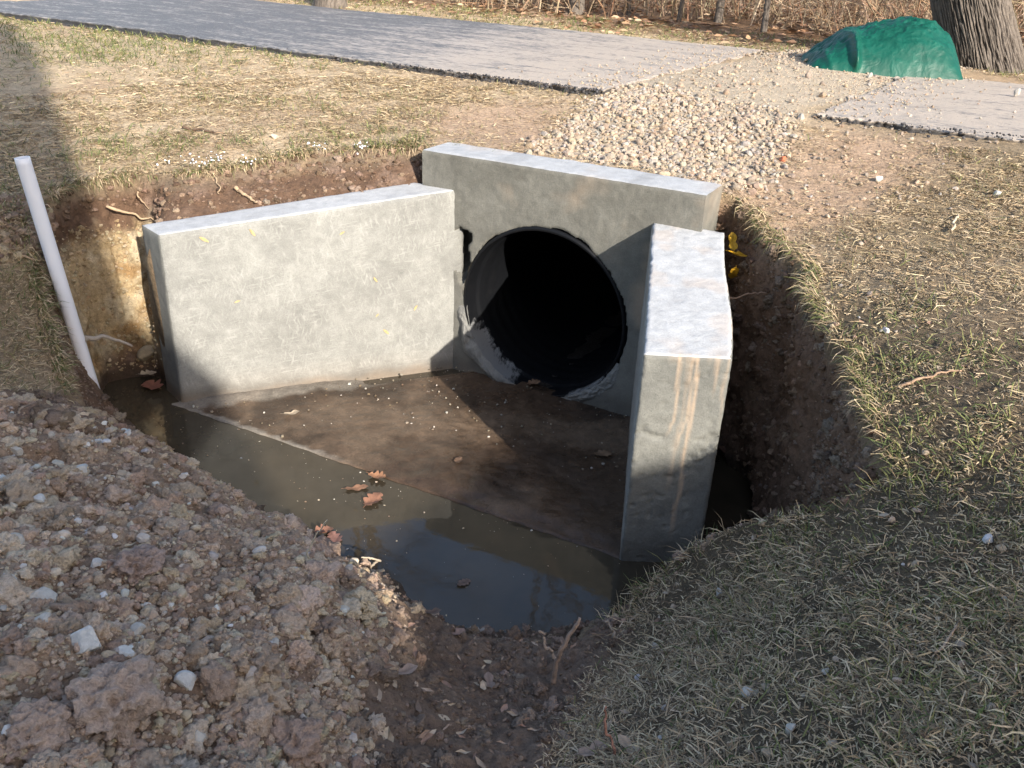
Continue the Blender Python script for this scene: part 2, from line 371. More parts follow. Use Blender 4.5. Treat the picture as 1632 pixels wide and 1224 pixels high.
_n = len(PTS); _Q = np.zeros((_n + 3, _n + 3)); _Q[:_n, :_n] = _A - np.eye(_n) * 0.02
_Q[:_n, _n] = 1; _Q[:_n, _n + 1:] = PTS[:, :2]; _Q[_n:, :_n] = _Q[:_n, _n:].T
_W = np.linalg.solve(_Q, np.concatenate([PTS[:, 2], [0, 0, 0]]))
def base_z(x, y):
    sh = np.shape(x); x = np.ravel(x); y = np.ravel(y); out = np.empty(len(x))
    for a in range(0, len(x), 100000):
        s = slice(a, a + 100000)
        out[s] = _phi(np.hypot(x[s, None] - PTS[None, :, 0], y[s, None] - PTS[None, :, 1])) @ _W[:_n] + _W[_n] + _W[_n + 1] * x[s] + _W[_n + 2] * y[s]
    dist = np.hypot(x + 0.3, y - 4)
    beyond = (x * 0.551 + y * 0.834) - 10.0
    far = np.where(y > 2, -0.78 + 0.05 * np.clip(beyond - 1.5, 0, 30), -1.45)
    far = np.where(y > 2, far, lerp(-0.9, -1.45, smooth(2, -3, y)))
    far = np.where(y > 2, lerp(-0.9, far, smooth(2, 6, y)), far)
    out = lerp(out, far, smooth(7.5, 12, dist))
    return out.reshape(sh)
SOIL_POLY = [(.42, 2.65), (.36, 2.35), (.24, 1.9), (.14, 1.45), (.06, 1.0), (0, 0), (-5, -1), (-5, 2.0), (-3.2, 2.45), (-2.5, 2.75), (-2.15, 3.1), (-2.02, 3.6), (-1.5, 3.6), (-.4, 3.2)]
MOUND_POLY = [(-.36, 2.5), (-.33, 1.9), (-.33, 1.5), (-.22, 1.1), (-.2, 0), (-5, -1), (-5, 2.0), (-3.2, 2.7), (-2.3, 3.0), (-1.8, 3.3), (-1.2, 3.1)]
GRAVEL_POLY = [(.08, 4.85), (.22, 5.5), (.50, 6.25), (1.0, 6.95), (1.84, 8.1), (2.3, 8.9), (3.2, 9.7), (4.3, 9.3), (4.3, 8.5), (3.4, 7.65), (2.45, 6.45), (1.72, 5.65), (1.5, 5.1), (1.28, 4.6), (1.0, 4.35)]

NC = 1500
loopT = np.array([t for t, b, w in LOOP]); loopB = np.array([b for t, b, w in LOOP]); loopW = np.array([w for t, b, w in LOOP])
isbf = np.array([1.0 if b[2] > -1.9 else 0.0 for t, b, w in LOOP])
seg = np.linalg.norm(np.roll(loopT, -1, 0)[:, :2] - loopT[:, :2], axis=1); cum = np.concatenate([[0], np.cumsum(seg)]); 
sp = np.linspace(0, cum[-1], NC, endpoint=False)
def loop_interp(a):
    a = np.concatenate([a, a[:1]]); k = np.clip(np.searchsorted(cum, sp, 'right') - 1, 0, len(seg) - 1)
    t = (sp - cum[k]) / seg[k]; t = t if a.ndim == 1 else t[:, None]; v = a[k] * (1 - t) + a[k + 1] * t
    kern = np.hanning(25); kern /= kern.sum(); pad = 12
    f = lambda u: np.convolve(np.concatenate([u[-pad:], u, u[:pad]]), kern, 'valid')
    return f(v) if v.ndim == 1 else np.stack([f(v[:, i]) for i in range(v.shape[1])], -1)
T = loop_interp(loopT); B = loop_interp(loopB); WT = loop_interp(loopW); BF = loop_interp(isbf) > 0.5
rad = (T[:, :2] - CEN); rad /= np.linalg.norm(rad, axis=1)[:, None]
ln = (0.045 * fbm(sp * 1.0, sp * 0, None, 3.5, 4, 5) + 0.02 * vnoise(sp * 19, sp * 0, None, 8)) * np.clip(WT, 0, 1)
ln = np.where(WT > 0.1, ln, 0)
T[:, :2] += rad * ln[:, None]
# row offsets outwards from the lip
offs = [0.0]; st = 0.010
while offs[-1] < 140:
    offs.append(offs[-1] + st); st = 0.0105 if offs[-1] < 2.2 else st * 1.028
offs = np.array(offs[1:])
NW1, NW2, NF = 34, 34, 14
OX = T[:, None, 0] + rad[:, None, 0] * offs[None]; OY = T[:, None, 1] + rad[:, None, 1] * offs[None]
OZ = base_z(OX, OY)
lipz = base_z(T[:, 0], T[:, 1])
OZ += ((T[:, 2] - lipz)[:, None]) * np.exp(-offs / 0.12)[None]
wob = 0.35 * fbm(OX, OY, None, 2.2, 3, 21) * 0.35
MS = polymask(MOUND_POLY, OX + wob, OY + wob, 0.06); SS = polymask(SOIL_POLY, OX + wob, OY + wob * .6, 0.05); GS = polymask(GRAVEL_POLY, OX + wob, OY - wob, 0.10)
near = np.hypot(OX, OY) < 9
# height detail
lawn = 0.012 * fbm(OX, OY, None, 3.0, 3, 31) + np.where(near, 0.007 * fbm(OX, OY, None, 28.0, 3, 33), 0)
def lumps(x, y, sc, seed):
    f1, f2, r = worley(x + 0.25 / sc * vnoise(x * sc * 2, y * sc * 2, None, seed + 9), y + 0.25 / sc * vnoise(x * sc * 2 + 50, y * sc * 2, None, seed + 8), sc, seed)
    return np.sqrt(np.clip(1 - (f1 / 0.75) ** 2, 0, 1)) * (0.25 + 0.75 * r) / sc * 0.42, r
idx = (SS > 0.01) & near
zz = np.zeros_like(OZ); pat = np.zeros_like(OZ)
lx, ly = OX[idx], OY[idx]
a1, r1 = lumps(lx, ly, 6.5, 41); a2, r2 = lumps(lx, ly, 14, 43); a3, r3 = lumps(lx, ly, 30, 45); a4, r4 = lumps(lx, ly, 62, 47)
mound = MS[idx]
big = a1 * 1.15 + a2 * 1.0 + a3 * 0.9 + a4 * 0.8 + 0.05 * fbm(lx, ly, None, 2.5, 2, 49)
sml = a1 * 0.45 + a2 * 0.6 + a3 * 0.6 + a4 * 0.5 + 0.02 * fbm(lx, ly, None, 40, 3, 51)
zz[idx] = lerp(sml, big, mound) * SS[idx] - 0.05 * mound * SS[idx]; pat[idx] = r1 * .5 + r2 * .3 + r3 * .2
ramp = smooth(0, 0.04, offs)[None]
OZ = OZ + (lawn * (1 - SS) + zz) * ramp * (0.3 + 0.7 * np.clip(WT, 0, 1))[:, None]
# raised turf lip with crumbly edge
OUT = np.stack([OX, OY, OZ], -1)
# wall rows
def lerp3(a, b, t): return a[:, None] * (1 - t)[None, :, None] + b[:, None] * t[None, :, None]
tt = np.linspace(0, 1, NW1 + NW2 + 1)[1:]
WALL = lerp3(T, B, tt)
dep = tt[None] * np.ones((NC, 1))
# rounded brow then steep: shift xy progress later than z
xyp = np.where(BF[:, None], dep, 0.35 * dep + 0.65 * smooth(0.0, 1.0, dep))
WALL[..., :2] = T[:, None, :2] * (1 - xyp[..., None]) + B[:, None, :2] * xyp[..., None]
wx, wy, wz = WALL[..., 0], WALL[..., 1], WALL[..., 2]
amp = np.clip(WT, 0, 1)[:, None] * smooth(0, 0.08, dep) * (1 - 0.7 * smooth(0.9, 1.0, dep))
mw = polymask(MOUND_POLY, T[:, 0], T[:, 1], 0.1)[:, None]
dn = 0.05 * fbm(wx, wy, wz, 4.0, 3, 61) + 0.03 * fbm(wx, wy, wz, 14.0, 3, 63, 0.6) + 0.012 * fbm(wx, wy, wz, 45.0, 2, 65)
l2, _r = lumps(sp[:, None] * np.ones_like(dep), wz * 1.0 + 0 * wx, 9, 67); l3, _r3 = lumps(sp[:, None] * np.ones_like(dep), wz * 1.0, 22, 69)
dn = dn - (l2 * 0.5 + l3 * 0.6) * (0.4 + 1.0 * mw)
wn_ = rad[:, None, :] * (dn * amp)[..., None]
WALL[..., :2] += wn_
WALL[..., 2] += (0.5 * (l2 + l3) * mw + 0.012 * fbm(wx, wy, wz, 20, 2, 71)) * amp
# floor rows
tf = np.linspace(0, 1, NF + 2)[1:-1]
FB = np.where(BF[:, None], B[:, :3] * np.array([1, 1, 0]) + np.array([0, 0, -2.6]), B)
Cp = np.array([CEN[0], CEN[1], -2.6])
FLOOR = FB[:, None] * (1 - tf)[None, :, None] + Cp[None, None] * tf[None, :, None]
FLOOR[..., 2] = np.minimum(FLOOR[..., 2], -2.38)
GRID = np.concatenate([OUT[:, ::-1], T[:, None], WALL, FLOOR], 1)      # rows: far .. lip .. wall .. floor
NO = len(offs); NR = GRID.shape[1]
# --- colours
gx, gy, gz = GRID[..., 0], GRID[..., 1], GRID[..., 2]
tint = np.empty(GRID.shape); wet = np.zeros(gx.shape)
straw = np.array([0.30, 0.225, 0.145]); soil = np.array([0.20, 0.125, 0.08]); pinkclod = np.array([0.405, 0.295, 0.21]); clay = np.array([0.40, 0.30, 0.175]); dark = np.array([0.085, 0.05, 0.034])
n_a = fbm(gx, gy, None, 1.6, 4, 81); n_b = fbm(gx, gy, gz, 7.0, 3, 83)
tint[:] = mixc(np.broadcast_to(straw, tint.shape), np.array([.52, .40, .265]), smooth(4.0, 5.2, gy) * (1 - smooth(1.5, 2.5, gx)))
tint = mixc(tint, np.array([0.40, 0.285, 0.185]), smooth(0.05, 0.5, n_a) * 0.7)
tint = mixc(tint, np.array([0.14, 0.11, 0.06]), smooth(0.05, 0.4, -n_a) * 0.4 * (1 - .7 * smooth(4.0, 5.2, gy))); fg_shade = smooth(3.0, 1.8, np.hypot(gx - .8, gy - .9)); tint = tint * (1 - .6 * fg_shade)[..., None]  # last step deepens the foreground shade in the ground colour itself
O = slice(0, NO)
def rev(a): return a[:, ::-1]
c = mixc(np.broadcast_to(soil, OUT.shape), pinkclod, rev(pat)); c = mixc(c, np.array([0.46, 0.37, 0.28]), smooth(0.62, 0.9, rev(pat)) * 0.5)
muddy = (1 - rev(MS)); c = mixc(c, np.array([0.15, 0.105, 0.078]), muddy * 0.8)
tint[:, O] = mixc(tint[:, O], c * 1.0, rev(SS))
tint[:, O] = mixc(tint[:, O], np.array([0.46, 0.38, 0.285]), rev(GS))
bare = polymask([(-.55, 5.05), (-.7, 5.6), (-.2, 6.1), (.3, 6.1), (.3, 5.3), (.1, 4.85)], OX, OY, .25); bare2 = polymask([(1.02, 4.35), (1.3, 4.8), (1.8, 5.4), (2.4, 5.0), (1.8, 4.2), (1.2, 3.9)], OX, OY, .25)
tint[:, O] = mixc(tint[:, O], np.array([0.42, 0.29, 0.20]), rev(np.maximum(bare, bare2)) * 0.85)
litter = smooth(9.3, 10.0, OX * 0.551 + OY * 0.834 + 0.5 * fbm(OX, OY, None, .8, 3, 9))
tint[:, O] = mixc(tint[:, O], np.array([0.22, 0.12, 0.06]), rev(litter) * 0.8)
W_ = slice(NO, NR)
below = T[:, 2][:, None] - gz[:, W_]
wl_ = n_b[:, W_]
cw = np.empty(gx[:, W_].shape + (3,)); cw[:] = np.array([0.13, 0.078, 0.05])
cw = mixc(cw, np.array([0.20, 0.135, 0.10]), smooth(0.0, 0.5, wl_))
rt_ = smooth(.7, .95, T[:, 0])[:, None] * np.ones_like(wl_); cw = mixc(cw, np.array([.20, .125, .083]), rt_ * .8); cw = mixc(cw, np.array([.29, .195, .135]), rt_ * smooth(.1, .5, wl_) * .7)
leftish = smooth(-1.75, -2.0, T[:, 0])[:, None] * smooth(3.75, 4.1, T[:, 1])[:, None]
layer = smooth(0.20, 0.30, below + 0.10 * wl_ + 0.04 * fbm(gx[:, W_], gy[:, W_], gz[:, W_], 20, 2, 91)) * (1 - smooth(0.80, 0.98, below + 0.1 * wl_))
cl = mixc(np.broadcast_to(clay, cw.shape), np.array([0.46, 0.38, 0.26]), smooth(-0.1, 0.4, fbm(gx[:, W_], gy[:, W_], gz[:, W_], 12, 3, 93)))
cl = mixc(cl, np.array([0.30, 0.19, 0.09]), smooth(0.1, 0.5, fbm(gx[:, W_], gy[:, W_], gz[:, W_], 9, 3, 95)))
cw = mixc(cw, cl, layer * leftish)
cw = mixc(cw, mixc(np.broadcast_to(pinkclod, cw.shape), np.array([.36, .26, .17]), smooth(0, .5, wl_)), mw * (1 - smooth(-2.15, -2.25, gz[:, W_])))
cw = mixc(cw, np.array([0.075, 0.05, 0.035]), smooth(-2.10, -2.24, gz[:, W_]))
turf = (1 - smooth(0.02, 0.10, below + 0.03 * wl_)) * (1 - mw); cw = mixc(cw, straw * 0.8, turf * 0.8)
tint[:, W_] = cw
wet[:, W_] = smooth(-2.12, -2.24, gz[:, W_]) * 0.8
wet[:, O] = rev(SS * (1 - MS) * smooth(-1.95, -2.1, OZ) * 0.5)
q = grid_quads(NC, NR, 0, True); q = q[:, ::-1]
# a hole in the sheet where the culvert pipe passes behind the headwall
flat = GRID.reshape(-1, 3); qc = flat[q].mean(1)
rel = qc[:, :2] - H0; qs = rel @ HU; qk = rel @ HN
hid = (np.hypot(qs - PC, qc[:, 2] - PZ) < PR + 0.08) & (qk > 0.0) & (qk < 0.4)
hid |= (qk > 0) & (qk < 0.35) & (np.abs(qs - PC) < 0.62) & (qc[:, 2] < -1.2)
q = q[~hid]
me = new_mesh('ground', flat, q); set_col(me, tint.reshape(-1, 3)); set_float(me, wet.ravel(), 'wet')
ground = tag(obj('ground', me, M_GROUND), 'trampled lawn and dug soil round the culvert pit', 'ground', kind='structure')
# sampling of the sheet
P4 = flat[q]; d1 = P4[:, 2] - P4[:, 0]; d2 = P4[:, 3] - P4[:, 1]; qn = np.cross(d1, d2); qarea = np.linalg.norm(qn, axis=1) / 2; qn /= (2 * qarea[:, None] + 1e-12); qn *= np.sign(qn[:, 2:3] + 1e-9)
qcen = P4.mean(1); qu, qv, qw = project(qcen); qdist = np.linalg.norm(qcen, axis=1)
qview = (qw > 0.3) & (qu > -300) & (qu < 1932) & (qv > -250) & (qv < 1500)
qrow = (q.min(1) % NR); qout = qrow < NO
def sample(weight, n, r):
    w = qarea * weight; cw_ = np.cumsum(w); k = np.searchsorted(cw_, r.uniform(0, cw_[-1], n)); k = np.minimum(k, len(w) - 1)
    a, b = r.uniform(size=(2, n, 1)); p = P4[k]
    return (p[:, 0] * (1 - a) + p[:, 1] * a) * (1 - b) + (p[:, 3] * (1 - a) + p[:, 2] * a) * b, k
def at_px(px, py):
    """the ground point met by the sight line through a spot of the photograph"""
    d = np.hypot(qu - px, qv - py) + np.where(qw > 0, 0, 1e9); cand = np.argsort(d)[:40]; cand = cand[d[cand] < d[cand[0]] + 6]
    return qcen[cand[np.argmin(qdist[cand])]].copy()

# ------------------------------------------------------------------ water
wn2 = NT('murky_water')
_r = wn2.noise(14, 3, 0.5); _r2 = wn2.noise(3, 4, 0.6)
wcol = wn2.mix(wn2.ramp(_r2, [(0.35, 0.0), (0.7, 1.0)]), (0.036, 0.029, 0.020), (0.056, 0.044, 0.029))
M_WATER = wn2.out(wcol, 0.035, wn2.bump(_r, 0.05, 0.01)); wn2.b.inputs['IOR'].default_value = 1.48
gxw, gyw = np.meshgrid(np.linspace(-2.6, 1.3, 60), np.linspace(2.2, 4.75, 40), indexing='ij')
me = new_mesh('water', np.stack([gxw, gyw, np.full(gxw.shape, WATER)], -1), grid_quads(60, 40)); 
tag(obj('water', me, M_WATER), 'shallow muddy water standing in the pit', 'water', kind='structure')

# ------------------------------------------------------------------ concrete culvert
def block(corners, res=0.022, rough=0.0025, chip=0.010, seed=0, skip=(), mats=None, topfun=None):
    """hexahedron: corners 0-3 bottom ring, 4-7 top ring (ccw from above); rough, chipped skin; returns mesh with UVs in metres"""
    C = np.asarray(corners, float)
    faces = {'bottom': (0, 3, 2, 1), 'top': (4, 5, 6, 7), 's0': (0, 1, 5, 4), 's1': (1, 2, 6, 5), 's2': (2, 3, 7, 6), 's3': (3, 0, 4, 7)}
    el = lambda a, b: max(2, int(np.linalg.norm(C[a] - C[b]) / res))
    nA = max(el(0, 1), el(2, 3)); nB = max(el(1, 2), el(3, 0)); nH = max(el(0, 4), el(1, 5), el(2, 6))
    V = []; Q = []; UV = []; MI = []; base = 0; cnt = {}
    for fi, (fn, ids) in enumerate(faces.items()):
        if fn in skip: continue
        a, b, c, d = C[list(ids)]
        nu, nv = {'bottom': (nB, nA), 'top': (nA, nB), 's0': (nA, nH), 's1': (nB, nH), 's2': (nA, nH), 's3': (nB, nH)}[fn]
        u = np.linspace(0, 1, nu + 1)[:, None, None]; v = np.linspace(0, 1, nv + 1)[None, :, None]
        g = (a * (1 - u) + b * u) * (1 - v) + (d * (1 - u) + c * u) * v
        V.append(g.reshape(-1, 3)); qd = grid_quads(nu + 1, nv + 1, base); Q.append(qd); base += (nu + 1) * (nv + 1)
        L1, L2 = np.linalg.norm(b - a), np.linalg.norm(d - a); uv = np.broadcast_to(np.concatenate([u * L1 + 0 * v, 0 * u + v * L2], -1), g.shape[:2] + (2,)) + fi * 3.3
        UV.append(uv.reshape(-1, 2)); MI.append(np.full(len(qd), fi))
    V = np.concatenate(V); Q = np.concatenate(Q); UV = np.concatenate(UV); MI = np.concatenate(MI)
    uvl = UV[Q].reshape(-1, 2)
    key = np.round(V * 2000).astype(np.int64); _, first, inv = np.unique(key, axis=0, return_index=True, return_inverse=True); inv = inv.ravel()
    Vw = V[first]; Qw = inv[Q]
    nf = np.cross(Vw[Qw[:, 2]] - Vw[Qw[:, 0]], Vw[Qw[:, 3]] - Vw[Qw[:, 1]]); nf /= np.linalg.norm(nf, axis=1)[:, None] + 1e-12
    N = np.zeros_like(Vw); fs = np.zeros((len(Vw), 6), bool)
    for k in range(4): np.add.at(N, Qw[:, k], nf); fs[Qw[:, k], MI] = True
    edge = fs.sum(1) > 1; N /= np.linalg.norm(N, axis=1)[:, None] + 1e-9
    x, y, z = Vw.T
    dsp = rough * fbm(x, y, z, 6, 3, seed) + rough * 0.5 * fbm(x, y, z, 40, 2, seed + 5)
    ch = chip * (0.35 + 1.6 * np.clip(fbm(x, y, z, 9, 4, seed + 11, 0.7), 0, 1) ** 1.2) + chip * 0.5 * np.clip(vnoise(x * 45, y * 45, z * 45, seed + 13), 0, 1)
    dsp = np.where(edge, dsp - ch, dsp)
    Vw = Vw + N * dsp[:, None]
    if topfun is not None: Vw = topfun(Vw)
    me = new_mesh('block', Vw, Qw)
    ul = me.uv_layers.new(name='UVMap'); ul.data.foreach_set('uv', np.ascontiguousarray(uvl, np.float32).ravel())
    order = [m for m in ('bottom', 'top', 's0', 's1', 's2', 's3')]
    if mats:
        ml = []; mi = []
        for m in order:
            mm = mats.get(m, mats['default'])
            if mm not in ml: ml.append(mm)
            mi.append(ml.index(mm))
        for mm in ml: me.materials.append(mm)
        me.polygons.foreach_set('material_index', np.array(mi, np.int32)[MI])
    return me, Vw
V3 = lambda p, z: np.array([p[0], p[1], z])
culvert = empty('concrete_culvert', hp_(PC, 0, ZA), 'new grey concrete culvert outlet with two wing walls and a round black pipe', 'culvert')
ZB = -2.55
# long wing
me, vw = block([V3(LI1, ZB), V3(LI0 + 0.06 * (LI0 - LI1) / np.linalg.norm(LI0 - LI1), ZB), V3(LO0 + HN * 0.02, ZB), V3(LO1, ZB),
                V3(LI1, -1.320), V3(LI0 + 0.06 * (LI0 - LI1) / np.linalg.norm(LI0 - LI1), -1.182), V3(LO0 + HN * 0.02, -1.190), V3(LO1, -1.325)],
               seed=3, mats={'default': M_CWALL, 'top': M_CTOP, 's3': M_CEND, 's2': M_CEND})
set_float(me, 0.06 * smooth(-2.05, -2.2, vw[:, 2]) + 0.4 * smooth(-2.18, -2.25, vw[:, 2] + 0.02 * vnoise(vw[:, 0] * 9, vw[:, 1] * 9)), 'stain'); set_float(me, smooth(-2.14, -2.22, vw[:, 2] + 0.05 * fbm(vw[:, 0], vw[:, 1], None, 5, 3, 4)) * .9, 'wet')
long_wing = tag(obj('wing_wall', me, None, culvert), 'long sunlit wing wall with straw-like board marks')
wd_ = (LI0 - LI1) / np.linalg.norm(LI0 - LI1); wnm = np.array([wd_[1], -wd_[0]])
for px, py, L_, an in ((325, 381, .05, -.6), (402, 370, .045, -1.0), (545, 371, .03, .5), (615, 528, .045, -.8), (598, 445, .035, -1.0), (662, 490, .035, 1.0), (601, 502, .025, .8), (378, 480, .03, .3)):
    d_ = unproj(px, py, -1.0); k_ = ((LI1 - 0) @ wnm) / (d_[:2] @ wnm); c_ = d_ * k_
    uu = np.linspace(-.5, .5, 7); ww = .16 * np.cos(uu * 2.6); lx_ = np.stack([uu, uu], -1); ly_ = np.stack([-ww, ww], -1)
    rx = lx_ * cos(an) - ly_ * sin(an); rz = lx_ * sin(an) + ly_ * cos(an)
    pf_ = c_ + np.concatenate([(wd_[None, None] * rx[..., None] + wnm[None, None] * (.05 + .3 * (lx_[..., None]) ** 2)), rz[..., None]], -1) * L_ + np.array([wnm[0], wnm[1], 0]) * .003
    me = new_mesh('straw_fleck', pf_, grid_quads(7, 2)); set_col(me, np.full((14, 3), (.42, .31, .15))); obj('straw_fleck', me, M_LEAF, long_wing)
# short wing
def end_wear(v):
    e_ = smooth(2.95, 2.935, v[:, 1]); x, y, z = v.T
    jz = -1.655 + .02 * vnoise(x * 14, x * 0, None, 5) + .008 * vnoise(x * 50, x * 0, None, 6)
    d_ = .010 * smooth(.014, .002, np.abs(z - jz)) * smooth(-.1, .3, vnoise(x * 11, z * 0, None, 7))
    d_ = d_ + .010 * smooth(.62, .85, vnoise(x * 42, z * 42, None, 8)) * smooth(0, .3, vnoise(x * 9, z * 6, None, 9)) + .006 * smooth(.7, .9, vnoise(x * 70, z * 70, None, 10))
    return v + np.stack([0 * x, d_ * e_, 0 * x], -1)
ro0 = RO0; ext = 0.03
me, vw = block([V3(RI1, ZB), V3(RO1, ZB), V3(ro0 + HN * ext, ZB), V3(RI0 + HN * ext, ZB), V3(RI1, -1.315), V3(RO1, -1.318), V3(ro0 + HN * ext, -1.172), V3(RI0 + HN * ext, -1.168)],
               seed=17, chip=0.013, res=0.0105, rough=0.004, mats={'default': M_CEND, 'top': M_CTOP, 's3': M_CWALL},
               topfun=lambda v: end_wear(v) + np.stack([0.009 * np.sin((v[:, 1] - 2.93) / 1.1 * 6) * smooth(.72, .82, v[:, 0] - 0.128 * (v[:, 1] - 2.93)) * smooth(-1.9, -1.3, v[:, 2]), 0 * v[:, 0], 0 * v[:, 0]], -1))
sx = vw[:, 0] - RI1[0]; endf = smooth(2.96, 2.94, vw[:, 1])
drip = np.zeros(len(vw))
for (cx0, wd, zl, a) in ((0.135, 0.008, -1.68, 1), (0.195, 0.011, -2.15, 1), (.182, .008, -1.75, .8), (0.29, 0.010, -1.5, .8), (0.265, 0.008, -1.42, .7), (0.31, .008, -1.58, .6), (0.235, .014, -1.36, .8), (.16, .01, -1.95, .4)):
    wv = cx0 + 0.013 * vnoise(vw[:, 2] * 9, 0 * sx + cx0 * 90, None, 5) + 0.014 * vnoise(vw[:, 2] * 4, 0 * sx + cx0 * 50, None, 3); drip = np.maximum(drip, a * smooth(wd, wd * 0.3, np.abs(sx - wv)) * smooth(zl, zl + .12, vw[:, 2]) * endf)
topm = smooth(-1.36, -1.30, vw[:, 2]) * np.clip(fbm(vw[:, 0], vw[:, 1], None, 6, 4, 77) * 1.5 - .2, 0, .35)
set_float(me, np.clip(drip * (0.8 + 0.3 * fbm(vw[:, 0], vw[:, 1], vw[:, 2], 30, 2, 5)) * .8 + topm, 0, 1) * 0.62, 'stain'); set_float(me, smooth(-2.08, -2.2, vw[:, 2]) * .7, 'wet')
tag(obj('wing_wall', me, None, culvert), 'short thick wing wall with orange drip stains on its end')
# headwall: front sheet with a ragged round opening, top, back and ends
ns, nz = 132, 130
sg = np.linspace(0, HLEN, ns + 1); zg = np.linspace(ZB, HZ, nz + 1)
S, Z = np.meshgrid(sg, zg, indexing='ij'); K = 0.0 * S
ang = np.arctan2(Z - PZ, S - PC); rr = np.hypot(S - PC, Z - PZ)
RH = np.maximum(PR + 0.014 + 0.014 * vnoise(ang * 3, ang * 0, None, 4) + 0.007 * vnoise(ang * 17, ang * 0, None, 5), PR + .012)
# dark cavity beside the long wing
cav = np.hypot((S - 0.25 - 0.02 * np.sin(Z * 22)) / 0.066, (Z + 1.53) / 0.15) + 0.35 * fbm(S, Z, None, 18, 3, 8)
inside = rr < RH
vid = np.arange(S.size).reshape(S.shape); V = np.stack([S, K, Z], -1).reshape(-1, 3)
qd = grid_quads(ns + 1, nz + 1); insf = inside.ravel()
keep = ~(insf[qd].all(1))
qd = qd[keep]; edgev = np.zeros(S.size, bool); mixed = insf[qd].any(1); edgev[qd[mixed].ravel()] = True; edgev &= insf
sel = edgev.reshape(S.shape); Sx = PC + RH * np.cos(ang); Zx = PZ + RH * np.sin(ang); S = np.where(sel, Sx, S); Z = np.where(sel, Zx, Z)
nz_ = 0.004 * fbm(S, Z, None, 5, 3, 21) + 0.002 * fbm(S, Z, None, 40, 2, 22)
K = -nz_ + np.where(sel, 0.012, 0)
K = K + 0.16 * smooth(1.05, 0.85, cav)
flatv = np.stack([S, K, Z], -1).reshape(-1, 3)
topE = vid[:, -1]; flatv[topE, 1] += 0.008 * (0.4 + np.abs(vnoise(sg * 14, sg * 0, None, 3))); flatv[topE, 2] -= 0.003
def tow(a): p = H0 + a[:, :1] * HU + a[:, 1:2] * HN; return np.concatenate([p, a[:, 2:3]], 1)
ring = 160; thr = np.linspace(0, 2 * pi, ring, endpoint=False); RHr = PR + 0.030 + 0.018 * vnoise(thr * 3 - 0, thr * 0, None, 4)
thr2 = (thr + pi) % (2 * pi) - pi; RHr = PR + 0.014 + 0.014 * vnoise(thr2 * 3, thr2 * 0, None, 4) + 0.007 * vnoise(thr2 * 17, thr2 * 0, None, 5)
rv = []
RHr = np.maximum(RHr, PR + .012)
for kk, dr in ((-0.001, 0.006), (0.03, 0.002), (0.10, 0.002), (0.2, 0.002)):
    rv.append(np.stack([PC + (RHr + dr) * np.cos(thr), np.full(ring, kk), PZ + (RHr + dr) * np.sin(thr)], -1))
rv = np.stack(rv, 1).reshape(-1, 3); rq = grid_quads(ring, 4, len(flatv), True)
allv = np.concatenate([flatv, rv]); allq = np.concatenate([qd, rq[:, ::-1]])
# top + ends + back
ntp = 14; kt = np.linspace(0, HTH, ntp)
ts, tk = np.meshgrid(sg, kt, indexing='ij'); tz = HZ + 0.004 * fbm(ts, tk, None, 5, 3, 31) - 0.003 * (np.abs(tk - HTH / 2) > HTH / 2 - 0.005)
bk = len(allv); tv = np.stack([ts, tk, tz], -1).reshape(-1, 3); tv[np.arange(ns + 1) * ntp] = flatv[topE]
tv[np.arange(ns + 1) * ntp + ntp - 1, 1] += 0.012 * vnoise(sg * 12, sg * 0, None, 6)
tqd = grid_quads(ns + 1, ntp, bk); allv = np.concatenate([allv, tv])
endq = []
for s_, flip in ((0, True), (ns, False)):
    ek, ez = np.meshgrid(kt, zg, indexing='ij'); ev = np.stack([np.full(ek.shape, sg[s_]) + 0.003 * fbm(ek, ez, None, 9, 3, 41), ek, ez], -1)
    ev[0] = flatv[vid[s_, :]]; ev[:, -1] = tv.reshape(ns + 1, ntp, 3)[s_]
    eq = grid_quads(ntp, nz + 1, len(allv)); endq.append(eq[:, ::-1] if flip else eq); allv = np.concatenate([allv, ev.reshape(-1, 3)])
bv = np.array([[0, HTH, ZB], [HLEN, HTH, ZB], [HLEN, HTH, HZ], [0, HTH, HZ]]); bq = np.array([[1, 0, 3, 2]]) + len(allv)
allv = np.concatenate([allv, bv]); Q = np.concatenate([allq, tqd, *endq])
me = new_mesh('headwall', tow(allv), Q)
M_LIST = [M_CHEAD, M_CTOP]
for m_ in M_LIST: me.materials.append(m_)
mi = np.zeros(len(Q), np.int32); mi[len(allq):len(allq) + len(tqd)] = 1; me.polygons.foreach_set('material_index', mi)
uvv = np.where((np.arange(len(allv)) >= bk)[:, None] & (np.arange(len(allv)) < bk + len(tv))[:, None], allv[:, :2], allv[:, [0, 2]]) + np.where((np.arange(len(allv)) > bk + len(tv))[:, None], allv[:, 1:2], 0)
ul = me.uv_layers.new(name='UVMap'); ul.data.foreach_set('uv', np.ascontiguousarray(uvv[Q].reshape(-1, 2), np.float32).ravel())
set_float(me, np.clip((fbm(allv[:, 0], allv[:, 1], allv[:, 2], 3, 4, 5) - .1) * .8, 0, .25), 'stain'); set_float(me, np.maximum(smooth(-2.05, -2.2, allv[:, 2]) * .7, .28 * (mi_top := (allv[:, 2] > HZ - .02)) * np.maximum(smooth(.07, .05, np.abs(allv[:, 0] - .50)), smooth(.05, .03, np.abs(allv[:, 0] - 1.22)))), 'wet')
tag(obj('headwall', me, None, culvert), 'rough headwall beam with the round opening')
